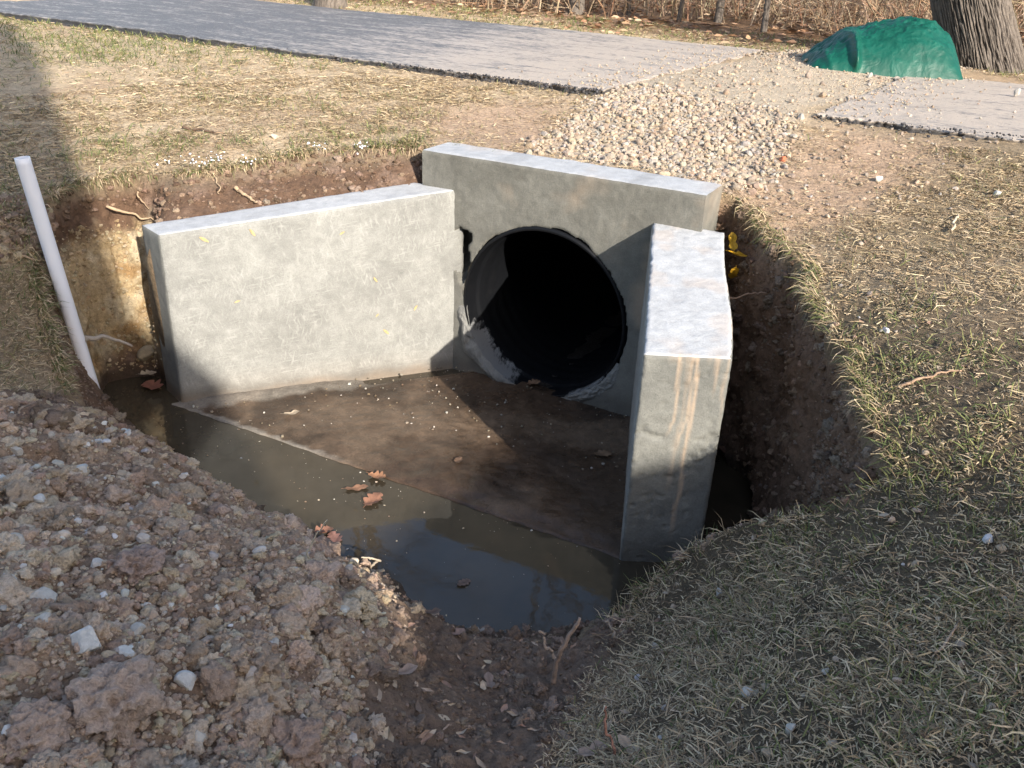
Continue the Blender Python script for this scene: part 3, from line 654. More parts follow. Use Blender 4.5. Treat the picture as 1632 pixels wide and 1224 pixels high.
# apron slab
ap = np.array([LI1 + 0.02 * (LI1 - RI1) / 2, RI1 + np.array([0.06, 0.01]), RI0 + HN * 0.04, LI0 + HN * 0.04 + np.array([-.03, .02])])
apf = [np.array([-1.80, 4.10]), np.array([0.50, 2.935])]
nu, nv = 170, 110
u = np.linspace(0, 1, nu)[:, None, None]; v = np.linspace(0, 1, nv)[None, :, None]
fr = apf[0] * (1 - u) + apf[1] * u; bkp = (LI0 + np.array([-0.06, 0.06])) * (1 - u) + (RI0 + np.array([0.06, 0.06])) * u
g = fr * (1 - v) + bkp * v
ax, ay = g[..., 0], g[..., 1]
az_ = ZA + 0.008 + 0.007 * fbm(ax, ay, None, 2.2, 3, 51) + 0.005 * fbm(ax, ay, None, 9, 4, 53) + 0.003 * fbm(ax, ay, None, 45, 2, 55)
dl = ((LI1 - LI0)[0] * (ay - LI0[1]) - (LI1 - LI0)[1] * (ax - LI0[0])) / np.linalg.norm(LI1 - LI0); dl = np.abs(dl)   # distance from the long wing
along = ((ax - LI0[0]) * (LI1 - LI0)[0] + (ay - LI0[1]) * (LI1 - LI0)[1]) / np.linalg.norm(LI1 - LI0)
az_ -= 0.034 * smooth(0.11, 0.03, dl) * smooth(0.62, 0.45, along)
az_ += 0.012 * smooth(0.16, 0.04, dl) * smooth(0.6, 0.8, along)
az_ -= 0.006 * smooth(0.1, 0.3, ax)
fe = smooth(.10, .0, np.broadcast_to(v[..., 0], ax.shape)); az_ = az_ * (1 - fe) + (WATER + .007 + .003 * vnoise(ax * 30, ay * 30, None, 3)) * fe
edge_r = 0.005 * vnoise(np.linspace(0, 60, nu), np.zeros(nu), None, 9)
ax = ax.copy(); ay = ay.copy(); ax[:, 0] += -0.45 * edge_r; ay[:, 0] += -0.9 * edge_r
topv = np.stack([ax, ay, az_], -1)
skirt = np.stack([ax[:, 0], ay[:, 0] - 0.004, np.full(nu, ZB)], -1)[:, None]
rim = topv[:, :1] - np.array([0, 0.006, 0.012]); av = np.concatenate([skirt, rim, topv], 1)
me = new_mesh('apron', av, grid_quads(nu, nv + 2))
ka = NT('muddy_slab'); tn = ka.attr('tint'); n1 = ka.noise(14, 6, 0.65); n2 = ka.noise(90, 4, 0.6)
colr = ka.mix(1.0, ka.mix(1.0, tn, ka.ramp(n1, [(.25, .6), (.75, 1.35)]), 'MULTIPLY'), ka.ramp(n2, [(.3, .8), (.7, 1.2)]), 'MULTIPLY')
rg = ka.ramp(ka.noise(5, 4, .6), [(.35, .12), (.65, .5)])
M_APRON = ka.out(colr, rg, ka.bump(ka.math('ADD', n1, ka.math('MULTIPLY', n2, .3)), .35, .012), spec=.3)
x_, y_, z_ = av[..., 0], av[..., 1], av[..., 2]
ct = np.empty(av.shape); ct[:] = np.array([.068, .044, .029]); ct = mixc(ct, np.array([.12, .083, .056]), smooth(-.05, .4, fbm(x_, y_, None, 2.5, 4, 61)))
ct = mixc(ct, np.array([.036, .024, .017]), smooth(0, .45, fbm(x_, y_, None, 4, 4, 63)) * .8)
fd = np.concatenate([np.zeros((nu, 2)), np.broadcast_to(np.linspace(0, 1, nv)[None] * 1.2, (nu, nv))], 1)
uu_ = np.linspace(0, 1, nu)[:, None] * np.ones((1, nv + 2))
pale = np.maximum(smooth(.026, .008, fd + .02 * fbm(x_, y_, None, 25, 2, 65)) * smooth(.48, .33, uu_) , 0)
dlx = np.concatenate([np.full((nu, 2), 9.), dl], 1); alx = np.concatenate([np.zeros((nu, 2)), along], 1)
pale = np.maximum(pale, smooth(.13, .07, dlx + .05 * fbm(x_, y_, None, 12, 3, 67)) * smooth(.35, .5, alx) * .8)
ct = mixc(ct, np.array([.26, .235, .20]), pale * .7)
set_col(me, ct.reshape(-1, 3)); apron = tag(obj('apron', me, M_APRON, culvert), 'mud-coated floor slab between the wing walls')
# pipe
def pipe_cyl(r0, k0, k1, n=180, m=120):
    th = np.linspace(0, 2 * pi, n, endpoint=False)[:, None]; k = (k0 + (k1 - k0) * np.linspace(0, 1, m) ** 2.2)[None]
    r_ = r0 + 0 * th + 0 * k
    return th + 0 * k, k + 0 * th, r_
th, k, r_ = pipe_cyl(PR, -0.012, 6.0)
r_ = r_ - 0.012 * smooth(0.11, 0.125, k) + 0.0012 * np.sin(k * 2 * pi / 0.10) * (k > 0.13) + 0.004 * np.sin(th * 2 + 1)
inn = np.stack([PC + r_ * np.cos(th), k, PZ + r_ * np.sin(th) + 0.006 * k], -1)
rim_o = np.stack([PC + (PR + 0.016) * np.cos(th[:, 0]), np.full(len(th), -0.004), PZ + (PR + 0.016) * np.sin(th[:, 0])], -1)[:, None]
out_ = np.stack([PC + (PR + 0.018) * np.cos(th[:, 0]), np.full(len(th), 0.25), PZ + (PR + 0.018) * np.sin(th[:, 0])], -1)[:, None]
endc = np.repeat(np.array([[PC, 6.0, PZ]])[None], len(th), 0)
pv = np.concatenate([out_, rim_o, inn, endc], 1); npv = pv.shape[1]
me = new_mesh('culvert_pipe', tow(pv.reshape(-1, 3)), grid_quads(len(th), npv, 0, True)[:, ::-1])
kp = NT('black_plastic'); sm = kp.attr('smear', 'Fac'); nz1 = kp.noise(1, 4, .6, kp.mapping((9, 9, 40)))
f = kp.math('MULTIPLY', kp.ramp(kp.math('MULTIPLY', sm, kp.math('ADD', .1, kp.math('MULTIPLY', kp.noise(1, 5, .7, kp.mapping((30, 9, 30), (0, 0, -.48))), 1.5))), [(.40, 0), (.54, 1)]), .9)
colp = kp.mix(f, kp.mix(kp.ramp(kp.noise(16, 5, .7), [(.55, 0), (.8, .3)]), (.006, .0065, .008), (.025, .023, .021)), (.20, .203, .205))
M_PIPE = kp.out(colp, kp.mix(f, .5, .85), kp.bump(kp.noise(12, 4, .6), .12, .01), spec=.18)
aa = np.degrees(np.arctan2(pv[..., 2] - PZ, pv[..., 0] - PC)); aa = np.where(aa > 90, aa - 360, aa)       # -270..90, bottom = -90
dpt = pv[..., 1]
smr = smooth(.30, .03, dpt) * smooth(-178, -150, aa) * smooth(-92, -118, aa) * 0.72 + smooth(.13, .02, dpt) * smooth(-75, -62, aa) * smooth(-12, -40, aa) * .62
set_float(me, smr.ravel(), 'smear'); tag(obj('culvert_pipe', me, M_PIPE, culvert), 'round black plastic pipe smeared with cement at the mouth')
# mortar packed round the lower rim
def mortar(a0, a1, wid, bulge, seed):
    na, nb = 150, 26; a = np.linspace(radians(a0), radians(a1), na)[:, None]; t_ = np.linspace(0, 1, nb)[None]
    env = np.sin(np.linspace(0, 1, na) * pi)[:, None] ** .5
    wv_ = wid * (.35 + .65 * env) * (1 + .35 * fbm(a * 4 + 0 * t_, 0 * a + 0 * t_, None, 1, 3, seed))
    wv_ = np.minimum(wv_, np.where(np.cos(a) < -.2, (PC - .222) / np.maximum(-np.cos(a), .2) - PR, 9)); wv_ = np.maximum(wv_, .02)
    rr_ = PR + .001 + wv_ * t_ + 0 * a
    hgt = np.sin(np.clip(t_ * .85 + .15, 0, 1) * pi) * bulge * env * (1 + .8 * fbm(a * 6 + 0 * t_, t_ * 2 + 0 * a, None, 1.5, 3, seed + 2)) - .004
    p = np.stack([PC + rr_ * np.cos(a), -hgt, PZ + rr_ * np.sin(a)], -1)
    w = tow(p.reshape(-1, 3)); w = w + 0.005 * np.stack([fbm(w[:, 0], w[:, 1], w[:, 2], 34, 3, seed + i, .6) for i in range(3)], -1)
    return w
w1 = mortar(186, 268, .11, .034, 3); w2 = mortar(276, 340, .085, .022, 9)
wv = np.concatenate([w1, w2]); mq = np.concatenate([grid_quads(150, 26), grid_quads(150, 26, 150 * 26)])
me = new_mesh('mortar_fillet', wv, mq); ul = me.uv_layers.new(name='UVMap'); ul.data.foreach_set('uv', np.ascontiguousarray(wv[mq][..., :2].reshape(-1, 2) + wv[mq][..., 2:].reshape(-1, 1), np.float32).ravel())
set_float(me, np.zeros(len(wv)), 'stain'); set_float(me, smooth(-2.12, -2.22, wv[:, 2]) * .7, 'wet')
obj('mortar_fillet', me, M_MORTAR, culvert)
# silt inside the pipe
sv, su = np.meshgrid(np.linspace(0.0, 5.5, 120) , np.linspace(-1, 1, 20), indexing='ij'); wd = 0.20
sxy = np.stack([PC + su * wd, sv - .03, ZA - .012 + .012 * (1 - su ** 2) * smooth(0, .2, sv) + .012 * fbm(sv, su * wd, None, 9, 3, 3) + .012 * sv], -1)
me = new_mesh('silt', tow(sxy.reshape(-1, 3)), grid_quads(120, 20)); set_col(me, np.full((2400, 3), (.028, .022, .018))); set_float(me, np.full(2400, .7), 'wet')
obj('silt', me, M_GROUND, culvert)


# ------------------------------------------------------------------ asphalt driveway (a = along, b = across)
def ab(a, b): return .834 * a + .551 * b, -.551 * a + .834 * b
def road_z(b): return -.85 + (b - 5.5) * .015
def slab(name, a0, a1, nearb, farb, cut, label):
    n1 = 420; t = np.linspace(0, 1, n1) ** 2.2; A1 = (a0 + (a1 - a0) * t)
    bt = np.linspace(0, 1, 120)
    Ag, Bt = np.meshgrid(A1, bt, indexing='ij'); nb = nearb(Ag); fb = farb(Ag); Bg = nb + (fb - nb) * Bt
    rag = 0.035 * fbm(Ag, Bg, None, 6, 4, 3, .65) + .012 * vnoise(Ag * 40, Bg * 40, None, 5)
    Bg = Bg + rag * (smooth(.05, 0, Bt) + smooth(.95, 1, Bt))
    Ag = Ag + .10 * fbm(Bg * 1.0, Bg * 0, None, 4, 4, 7, .65) * smooth(.03, 0, t)[:, None] * (1 if cut else 0)
    x, y = ab(Ag, Bg); z = road_z(Bg) + .006 * fbm(x, y, None, 1.5, 3, 9) + .003 * fbm(x, y, None, 30, 2, 10)
    edge = np.minimum(np.minimum(Bt, 1 - Bt) * 3.2, np.abs(Ag - A1[0]))
    z = z - .007 * smooth(.03, 0, edge) * (1 + vnoise(x * 30, y * 30, None, 4))
    top = np.stack([x, y, z], -1)
    lowr = lambda e, d, k: e + np.array([0, 0, -d]) + k
    V = [top.reshape(-1, 3)]; Q = [grid_quads(n1, 120)]; b0 = n1 * 120; kinds = [np.zeros(b0)]
    for e, nrm in ((top[:, 0], (-.551, -.834)), (top[:, -1], (.551, .834)), (top[0], (-.834 * np.sign(a1 - a0), .551 * np.sign(a1 - a0)))):
        rows = [e]
        for d in (.012, .03, .055, .11):
            j = .022 * vnoise(e[:, 0] * 35, e[:, 1] * 35, e[:, 2] * 0 + d * 40, 11) - .004
            rows.append(e + np.array([0, 0, -d]) + np.array([nrm[0], nrm[1], 0]) * (j + .25 * d * (d > .05))[:, None])
        R_ = np.stack(rows, 1); V.append(R_.reshape(-1, 3)); Q.append(grid_quads(R_.shape[0], 5, b0)); b0 += R_.shape[0] * 5
        kinds.append(np.concatenate([np.zeros((len(e), 1)), np.ones((len(e), 4))], 1).ravel())
    V = np.concatenate(V); Q = np.concatenate(Q); me = new_mesh(name, V, Q)
    va = .834 * V[:, 0] - .551 * V[:, 1]; vb = .551 * V[:, 0] + .834 * V[:, 1]
    ul = me.uv_layers.new(name='UVMap'); ul.data.foreach_set('uv', np.ascontiguousarray(np.stack([va, vb], -1)[Q].reshape(-1, 2), np.float32).ravel())
    dst = smooth(-7.5, -3.3, va + .6 * fbm(va, vb, None, .8, 3, 5)); dst = np.maximum(dst, smooth(-2.2, -1.0, va) * .72)
    set_float(me, dst * .72 + .22, 'dust'); set_float(me, np.concatenate(kinds), 'broken')
    return tag(obj(name, me, M_ROAD), label, 'driveway', kind='structure')
kr = NT('asphalt'); uvr = kr.coord('UV')
s1 = kr.noise(1, 5, .65, kr.mapping((1.6, 6, 1), (0, 0, 0), uvr)); s2 = kr.noise(1, 4, .7, kr.mapping((11, 26, 1), (0, 0, .1), uvr)); s3 = kr.noise(130, 3, .7)
base_r = kr.mix(kr.ramp(s3, [(.3, 0), (.7, 1)]), (.082, .084, .090), (.155, .157, .167))
dm = kr.math('ADD', kr.attr('dust', 'Fac'), kr.math('ADD', kr.math('MULTIPLY', kr.math('SUBTRACT', s1, .5), 2.4), kr.math('MULTIPLY', kr.math('SUBTRACT', s2, .5), 2.6)))
dcol = kr.mix(kr.attr('dust', 'Fac'), (.36, .345, .34), (.47, .395, .325))
cr = kr.mix(kr.math('MULTIPLY', kr.ramp(dm, [(.25, 0), (.85, 1)]), .9), base_r, dcol)
fl_ = kr.noise(55, 3, .65); cr = kr.mix(kr.ramp(fl_, [(.60, 0), (.68, .75)]), cr, (.42, .39, .36)); cr = kr.mix(kr.ramp(kr.noise(38, 4, .7), [(.30, .8), (.40, 0)]), cr, (.05, .05, .055))
cr = kr.mix(kr.math('MULTIPLY', kr.attr('broken', 'Fac'), kr.ramp(s3, [(.3, 1), (.75, .8)])), cr, (.03, .03, .033))
M_ROAD = kr.out(cr, .7, kr.bump(kr.math('ADD', s3, s2), .6, .012), spec=.35)
slab('driveway', -3.03, -40, lambda a: 5.46 + .0 * a + .03 * np.sin(a * 1.3) - .002 * (a + 3) ** 2 * (a > -9) - .072 * (a <= -9), lambda a: 8.80 + .05 * np.sin(a * .9), True, 'dusty blue grey asphalt driveway running off to the far side')
slab('driveway', -1.60, 30, lambda a: 5.66 + .03 * np.sin(a * 1.7) + .05 * np.clip(a + 1.6, 0, 3), lambda a: 8.25 + .04 * np.sin(a), True, 'asphalt driveway piece beyond the gravel, broken off at the trench')

# ------------------------------------------------------------------ loose stuff: gravel, clods, crumbs
def build_stuff(name, v, f, c, mat, label, cat, smooth_shade=False):
    me = new_mesh(name, v, None, f, smooth_shade); set_col(me, c); return tag(obj(name, me, mat), label, cat, kind='stuff')
def pick_cols(n, pal, r, jit=.12):
    pal = np.array(pal); c = pal[r.integers(0, len(pal), n)]; return c * r.uniform(1 - jit, 1 + jit, (n, 1)) * r.uniform(1 - jit * .3, 1 + jit * .3, (n, 3))
PALE = [(.34, .27, .20), (.30, .25, .20), (.38, .31, .235), (.23, .19, .155), (.31, .28, .25), (.34, .26, .19), (.27, .20, .145)]
r = np.random.default_rng(11)
qx, qy = qcen[:, 0], qcen[:, 1]; qb = .551 * qx + .834 * qy; qa = .834 * qx - .551 * qy
wq = .3 * .35 * fbm(qx, qy, None, 2.2, 3, 21)
gq = polymask(GRAVEL_POLY, qx + wq, qy - wq, .12) * qview * qout
SH1 = stone_shapes(24, ICO2, 10, 3); SHB = stone_shapes(16, ICO3, 12, 5)
coarse = gq * (smooth(6.0, 5.4, qb + .5 * fbm(qx, qy, None, 1.7, 3, 2)) + .03) * (.5 + 1.2 * smooth(-.25, .3, fbm(qx, qy, None, 2.1, 3, 23)))
p1, k1 = sample(coarse, 5200, r); z1 = r.uniform(.006, .015, len(p1)) * (1 + 1.1 * r.uniform(size=len(p1)) ** 5)
p2, k2 = sample(gq * (1 + smooth(7.6, 8.2, qb)), 5500, r); z2 = r.uniform(.003, .008, len(p2))
rest = polymask([(1.0, 4.3), (1.25, 4.9), (1.9, 5.6), (2.6, 5.3), (2.1, 4.3), (1.35, 3.85)], qx, qy, .3) * qview * qout
p3, k3 = sample(rest, 220, r); z3 = r.uniform(.006, .016, len(p3))
p5, k5 = sample(gq * smooth(8.0, 8.5, qb), 1100, r); z5 = r.uniform(.008, .018, len(p5))
pg = np.concatenate([p1, p2, p3, p5]); zg_ = np.concatenate([z1, z2, z3, z5]); pg[:, 2] += zg_ * .35
v, f, c = scatter(SH1, ICO2[1], pg, zg_, pick_cols(len(pg), PALE, r), r)
# stones kicked onto the ends of both driveway pieces
n = 900; lf_ = r.uniform(size=n) < .6; off_ = np.abs(r.normal(0, .32, n)); ag_ = np.where(lf_, -3.0 - off_, -1.62 + off_); bg_ = np.where(lf_, r.uniform(5.5, 8.7, n), r.uniform(5.7, 8.2, n)); x, y = ab(ag_, bg_)
zs2 = r.uniform(.003, .009, n) * (1 + r.uniform(size=n) ** 6); v0g, f0g, c0g = scatter(SH1, ICO2[1], np.stack([x, y, road_z(bg_) + zs2 * .4], -1), zs2, pick_cols(n, PALE, r), r)
v = np.concatenate([v, v0g]); f = np.concatenate([f, f0g + len(v) - len(v0g)]); c = np.concatenate([c, c0g])
build_stuff('gravel', v, f, c, M_STONE, 'pale crushed gravel filling the trench across the driveway', 'gravel')
# asphalt crumbs along the broken edges
n = 1100; aa_ = np.concatenate([-3.0 - 9 * r.uniform(size=n) ** 1.6, -1.6 + 5 * r.uniform(size=700)]); left = aa_ < -2.5
bb_ = np.where(left, 5.46 - .002 * (aa_ + 3) ** 2, 5.61 + .05 * np.clip(aa_ + 1.6, 0, 3)) - np.abs(r.normal(0, .04, len(aa_))) + .02
x, y = ab(aa_, bb_); zc = .003 + .009 * r.uniform(size=len(x)) ** 2; pz = np.stack([x, y, base_z(x, y) + .012 + .03 * smooth(-.06, .0, bb_ - np.where(left, 5.46, 5.66))], -1)
v, f, c = scatter(SH1, ICO2[1], pz, zc, pick_cols(len(x), [(.035, .035, .04), (.05, .05, .055), (.09, .085, .085)], r), r)
build_stuff('asphalt_crumbs', v, f, c, M_STONE, 'black crumbs along the broken asphalt edge', 'rubble')
# clods of dug soil
sq = polymask(SOIL_POLY, qx + wq, qy + wq * .6, .06); mq_ = polymask(MOUND_POLY, qx + wq, qy + wq, .06)
lipmask = (~qout) & (qcen[:, 2] > WATER - .03) & ~((qx < -1.6) & (qy > 4.02))
mwall = polymask(MOUND_POLY, qx, qy, .25) * lipmask
dw = 1 / np.maximum(qdist, 1) ** 2
wcl = (mq_ * qout + .9 * mwall) * qview * dw
SHC4 = clod_shapes(18, ICO4, 14, .75); SHC = clod_shapes(22, ICO3, 4, .7); SHC2 = clod_shapes(22, ICO2, 6, .6)
BROWN = [(.435, .322, .238), (.495, .373, .28), (.395, .284, .21), (.545, .43, .322), (.45, .334, .245), (.33, .24, .178), (.565, .458, .342), (.478, .378, .265)]
p, k = sample(wcl, 420, r); z = .018 + .034 * r.uniform(size=len(p)) ** 2.5; p[:, 2] -= z * .15
v0, f0_, c0 = scatter(SHC4, ICO4[1], p, z, pick_cols(len(p), BROWN, r), r)
p, k = sample(wcl, 70, r); z = .030 + .035 * r.uniform(size=len(p)) ** 2; p[:, 2] -= z * .1
SHC5 = clod_shapes(12, ICO5, 24, .7); v00, f00, c00 = scatter(SHC5, ICO5[1], p, z, pick_cols(len(p), BROWN, r), r)
f0_ = np.concatenate([f0_, f00 + len(v0)]); v0 = np.concatenate([v0, v00]); c0 = np.concatenate([c0, c00])
p, k = sample(wcl, 3600, r); z = .007 + .013 * r.uniform(size=len(p)) ** 2.0; p[:, 2] += z * .1
v1, f1_, c1 = scatter(SHC, ICO3[1], p, z, pick_cols(len(p), BROWN, r), r)
f1_ = np.concatenate([f0_, f1_ + len(v0)]); v1 = np.concatenate([v0, v1]); c1 = np.concatenate([c0, c1])
p, k = sample(wcl, 20000, r); z = .0025 + .006 * r.uniform(size=len(p)) ** 2; p[:, 2] += z * .3
v2, f2_, c2 = scatter(SHC2, ICO2[1], p, z, pick_cols(len(p), BROWN + [(.50, .41, .33)], r), r)
mudw = (sq * (1 - mq_) * qout + .6 * lipmask * (1 - mwall)) * qview * dw
MUDC = [(.20, .145, .11), (.165, .118, .09), (.24, .18, .138), (.29, .22, .17)]
p, k = sample(mudw * (.15 + smooth(-.1, .35, fbm(qx, qy, None, 4, 3, 131))), 10000, r); z = .0022 + .0065 * r.uniform(size=len(p)) ** 2; p[:, 2] += z * .2
v3, f3_, c3 = scatter(SHC2, ICO2[1], p, z, pick_cols(len(p), MUDC, r), r)
p, k = sample(mudw * (.1 + smooth(-.1, .35, fbm(qx, qy, None, 4, 3, 131))), 900, r); z = .008 + .026 * r.uniform(size=len(p)) ** 3; p[:, 2] -= z * .1
va_, fa_, ca_ = scatter(SHC4, ICO4[1], p, z, pick_cols(len(p), MUDC, r), r)
f3_ = np.concatenate([f3_, fa_ + len(v3)]); v3 = np.concatenate([v3, va_]); c3 = np.concatenate([c3, ca_])
bankw = (~qout) & (qcen[:, 2] > -2.2) & (qx < -.3) & (qy > 4.3); clayz = (qx < -1.85) & (qcen[:, 2] < -1.42)
p, k = sample(bankw * (1 - clayz) * qview * ~((qx < -1.7) & (qcen[:, 2] < -1.36)), 2600, r); z = .004 + .018 * r.uniform(size=len(p)) ** 3
v4, f4_, c4 = scatter(SHC, ICO3[1], p, z, pick_cols(len(p), [(.17, .11, .075), (.22, .15, .11), (.13, .085, .058), (.30, .21, .15)], r), r)
p, k = sample(clayz * bankw * qview, 900, r); z = .003 + .011 * r.uniform(size=len(p)) ** 2.5; p += np.array([.3, -.6, 0]) * (z * -.1)[:, None]
v5, f5_, c5 = scatter(SHC, ICO3[1], p, z, pick_cols(len(p), [(.42, .32, .195), (.46, .37, .25), (.35, .25, .145), (.48, .40, .28)], r), r)
trw = (~qout) & (qx > .85) & (qcen[:, 2] > -2.2); p, k = sample(trw * qview, 1800, r); z = .004 + .016 * r.uniform(size=len(p)) ** 3
v6, f6_, c6 = scatter(SHC, ICO3[1], p, z, pick_cols(len(p), [(.20, .13, .088), (.25, .165, .115), (.16, .10, .07), (.30, .21, .15)], r), r)
lbk = ((qx < -1.55) & (qy > 2.75) & (qx > -3.6) & (qy < 4.3) & ~clayz & ~((qx > -1.97) & (qy > 3.95))) * (np.where(qout, np.maximum(sq, .3), 1.0)) * (qcen[:, 2] > -2.24) * qview
p, k = sample(lbk, 6500, r); z = .007 + .030 * r.uniform(size=len(p)) ** 3.2
v7, f7_, c7 = scatter(SHC, ICO3[1], p, z, pick_cols(len(p), [(.30, .21, .15), (.36, .27, .19), (.24, .165, .12), (.42, .33, .22), (.20, .14, .10)], r), r)
vs_ = [v1, v2, v3, v4, v5, v6, v7]; fs_ = [f1_, f2_, f3_, f4_, f5_, f6_, f7_]; of_ = np.cumsum([0] + [len(a_) for a_ in vs_])
v = np.concatenate(vs_); f = np.concatenate([a_ + o_ for a_, o_ in zip(fs_, of_)]); c = np.concatenate([c1, c2, c3, c4, c5, c6, c7])
build_stuff('soil_clods', v, f, c, M_CLOD, 'crumbly brown clods covering the dug mound and the mud', 'soil', True)
# pale chips in the mound
whit = (mq_ * qout + mwall) * qview * dw * (.25 + 1.6 * smooth(-.6, -1.6, qx) + smooth(.15, .5, fbm(qx, qy, None, 3, 2, 44)))
p, k = sample(whit, 750, r); z = .004 + .016 * r.uniform(size=len(p)) ** 2.2; p[:, 2] += z * .5
v, f, c = scatter(SH1, ICO2[1], p, z, pick_cols(len(p), [(.44, .42, .39), (.38, .34, .30), (.52, .50, .47), (.44, .37, .29), (.40, .31, .22)], r), r)
build_stuff('stone_chips', v, f, c, M_STONE, 'small pale stone chips mixed through the mound', 'stone chips')
# crumbs and grit on the slab
n = 330; u_ = r.uniform(size=n) ** 1.3; v_ = r.uniform(size=n); 
pp = (apf[0] * (1 - u_[:, None]) + apf[1] * u_[:, None]) * (1 - v_[:, None]) + v_[:, None] * (LI0 * (1 - u_[:, None]) + RI0 * u_[:, None])
kp_ = (v_ > .35) | (u_ < .3); pp = pp[kp_]; z = .0025 + .007 * r.uniform(size=len(pp)) ** 3
v, f, c = scatter(SH1, ICO2[1], np.concatenate([pp, np.full((len(pp), 1), ZA + .012)], 1), z, pick_cols(len(pp), [(.30, .26, .21), (.22, .18, .13), (.42, .39, .34), (.16, .12, .08), (.13, .09, .06)], r), r)
build_stuff('grit', v, f, c, M_STONE, 'pale grit and crumbs strewn over the muddy slab', 'grit')

# flecks floating on the water
n = 260; u_ = r.uniform(size=n); w_ = r.uniform(-.02, 1, n) ** 2 if False else r.uniform(size=n) ** 1.8; fx = apf[0] * (1 - u_[:, None]) + apf[1] * u_[:, None] - np.array([.38, .9]) * (w_ * .95)[:, None] + np.array([.0, -.02])
z = .0016 + .005 * r.uniform(size=n) ** 4; v, f, c = scatter(SH1, ICO2[1], np.concatenate([fx, np.full((n, 1), WATER)], 1), z, pick_cols(n, [(.40, .34, .26), (.25, .18, .12), (.5, .46, .4), (.15, .11, .08)], r), r)
build_stuff('floating_flecks', v, f, c, M_STONE, 'tiny pale flecks drifting on the muddy water', 'debris')
# leaf scraps and pebbles over the near ground
nearw = qout * qview * (qdist < 4.5) * (sq * (1 - mq_) * 2.2 + (1 - sq) * (1 - gq) * .5 + mq_ * .25) * dw
p, k = sample(nearw, 300, r); th_ = r.uniform(0, 2 * pi, 300)
sh_ = np.array([[-1, 0, .1], [-.3, .4, .25], [.4, .3, 0], [1, .05, .3], [.3, -.35, .15], [-.4, -.3, .3]]); zs_ = r.uniform(.007, .026, 300)
vv_ = sh_[None] * zs_[:, None, None] * np.stack([np.ones(300), r.uniform(.5, 1.2, 300), r.uniform(.3, 1.6, 300)], -1)[:, None]
vv_ = np.stack([vv_[..., 0] * np.cos(th_)[:, None] - vv_[..., 1] * np.sin(th_)[:, None], vv_[..., 0] * np.sin(th_)[:, None] + vv_[..., 1] * np.cos(th_)[:, None], vv_[..., 2] + .004], -1) + p[:, None]
ff_ = (np.array([[0, 2, 1], [0, 4, 2], [2, 4, 3], [0, 5, 4]])[None] + (np.arange(300) * 6)[:, None, None]).reshape(-1, 3)
build_stuff('leaf_scraps', vv_.reshape(-1, 3), ff_, np.repeat(pick_cols(300, [(.36, .27, .19), (.26, .17, .12), (.42, .33, .24), (.18, .12, .09), (.30, .19, .13)], r), 6, 0), M_LEAF, 'torn scraps of dead leaf lying on the mud and grass', 'leaf scraps')
p, k = sample(qout * qview * (1 - sq) * (1 - gq) * (qx > .1) * (qdist < 5) * (.1 + smooth(.1, .5, fbm(qx, qy, None, 2.5, 3, 71))) * dw, 190, r); z = .004 + .011 * r.uniform(size=len(p)) ** 2.5; p[:, 2] += z * .6
v, f, c = scatter(SH1, ICO2[1], p, z, pick_cols(len(p), PALE + [(.45, .43, .41), (.40, .27, .2)], r), r)
build_stuff('pebbles', v, f, c, M_STONE, 'small pebbles and dirt crumbs lying in the right-hand grass', 'pebbles')
# white flakes caught in the turf above the long wing
pf = np.concatenate([at_px(px, py) + r.normal(0, .035, (n_, 3)) * np.array([1, .7, 0]) for px, py, n_ in ((328, 262, 16), (345, 256, 9), (390, 266, 10), (505, 238, 12), (575, 240, 14), (268, 262, 8))])
pf[:, 2] = base_z(pf[:, 0], pf[:, 1]) + .035 + r.uniform(-.01, .02, len(pf))
v, f, c = scatter(SH1, ICO2[1], pf, r.uniform(.003, .008, len(pf)), pick_cols(len(pf), [(.62, .66, .72), (.7, .72, .75)], r), r)
build_stuff('white_flakes', v, f, c, M_STONE, 'white frosty flakes caught in the turf above the long wing', 'flakes')

# ------------------------------------------------------------------ grass
r = np.random.default_rng(23)
bareq = np.maximum(polymask([(-.55, 5.05), (-.7, 5.6), (-.2, 6.1), (.3, 6.1), (.3, 5.3), (.1, 4.85)], qx, qy, .25), polymask([(1.02, 4.35), (1.3, 4.8), (1.8, 5.4), (2.4, 5.0), (1.8, 4.2), (1.2, 3.9)], qx, qy, .25))
onroad = smooth(5.40, 5.46, qb) * smooth(8.85, 8.8, qb)
patch = (smooth(-.45, .25, fbm(qx, qy, None, 1.3, 4, 101)) * .6 + .4) * (.3 + 1.1 * smooth(-.3, .3, fbm(qx, qy, None, 9, 3, 105)))
lawnq = qout * (1 - sq) * (1 - gq) * (1 - onroad) * (1 - .85 * bareq) * qview * patch * (qb < 10.4)
dens = (1 - .75 * polymask([(.62, 2.6), (.55, 2.2), (.42, 1.7), (.34, 1.2), (.3, .8), (0, 0), (-5, 0), (-5, 2)], qx, qy, .22) * (qx > -.4)) * np.clip(13500 * (2.3 / qdist) ** 1.6, 900, 13500)
wgt = lawnq * dens; N = int(min(560000, (wgt * qarea).sum()))
p, k = sample(wgt, N, r); x, y = p[:, 0], p[:, 1]; d = np.linalg.norm(p, axis=1)
gau = lambda cx, cy, s: np.exp(-((x - cx) ** 2 + (y - cy) ** 2) / (2 * s * s))
green = .05 + .3 * fbm(x, y, None, 1.2, 4, 103) + .75 * gau(1.35, 2.75, .28) + .55 * gau(1.2, 2.35, .25) + .5 * gau(-5, 8.5, 1.8) + .35 * gau(-3.3, 7.9, .8) + .55 * np.exp(-((y - 5.05) / .22) ** 2) * (x < -.2) * (x > -2.6) + .5 * gau(-2.7, 3.9, .5) + .25 * gau(1.0, 1.3, .5) + .3 * (.551 * x + .834 * y > 8.8)
isg = r.uniform(size=N) < np.clip(green, .02, .85)
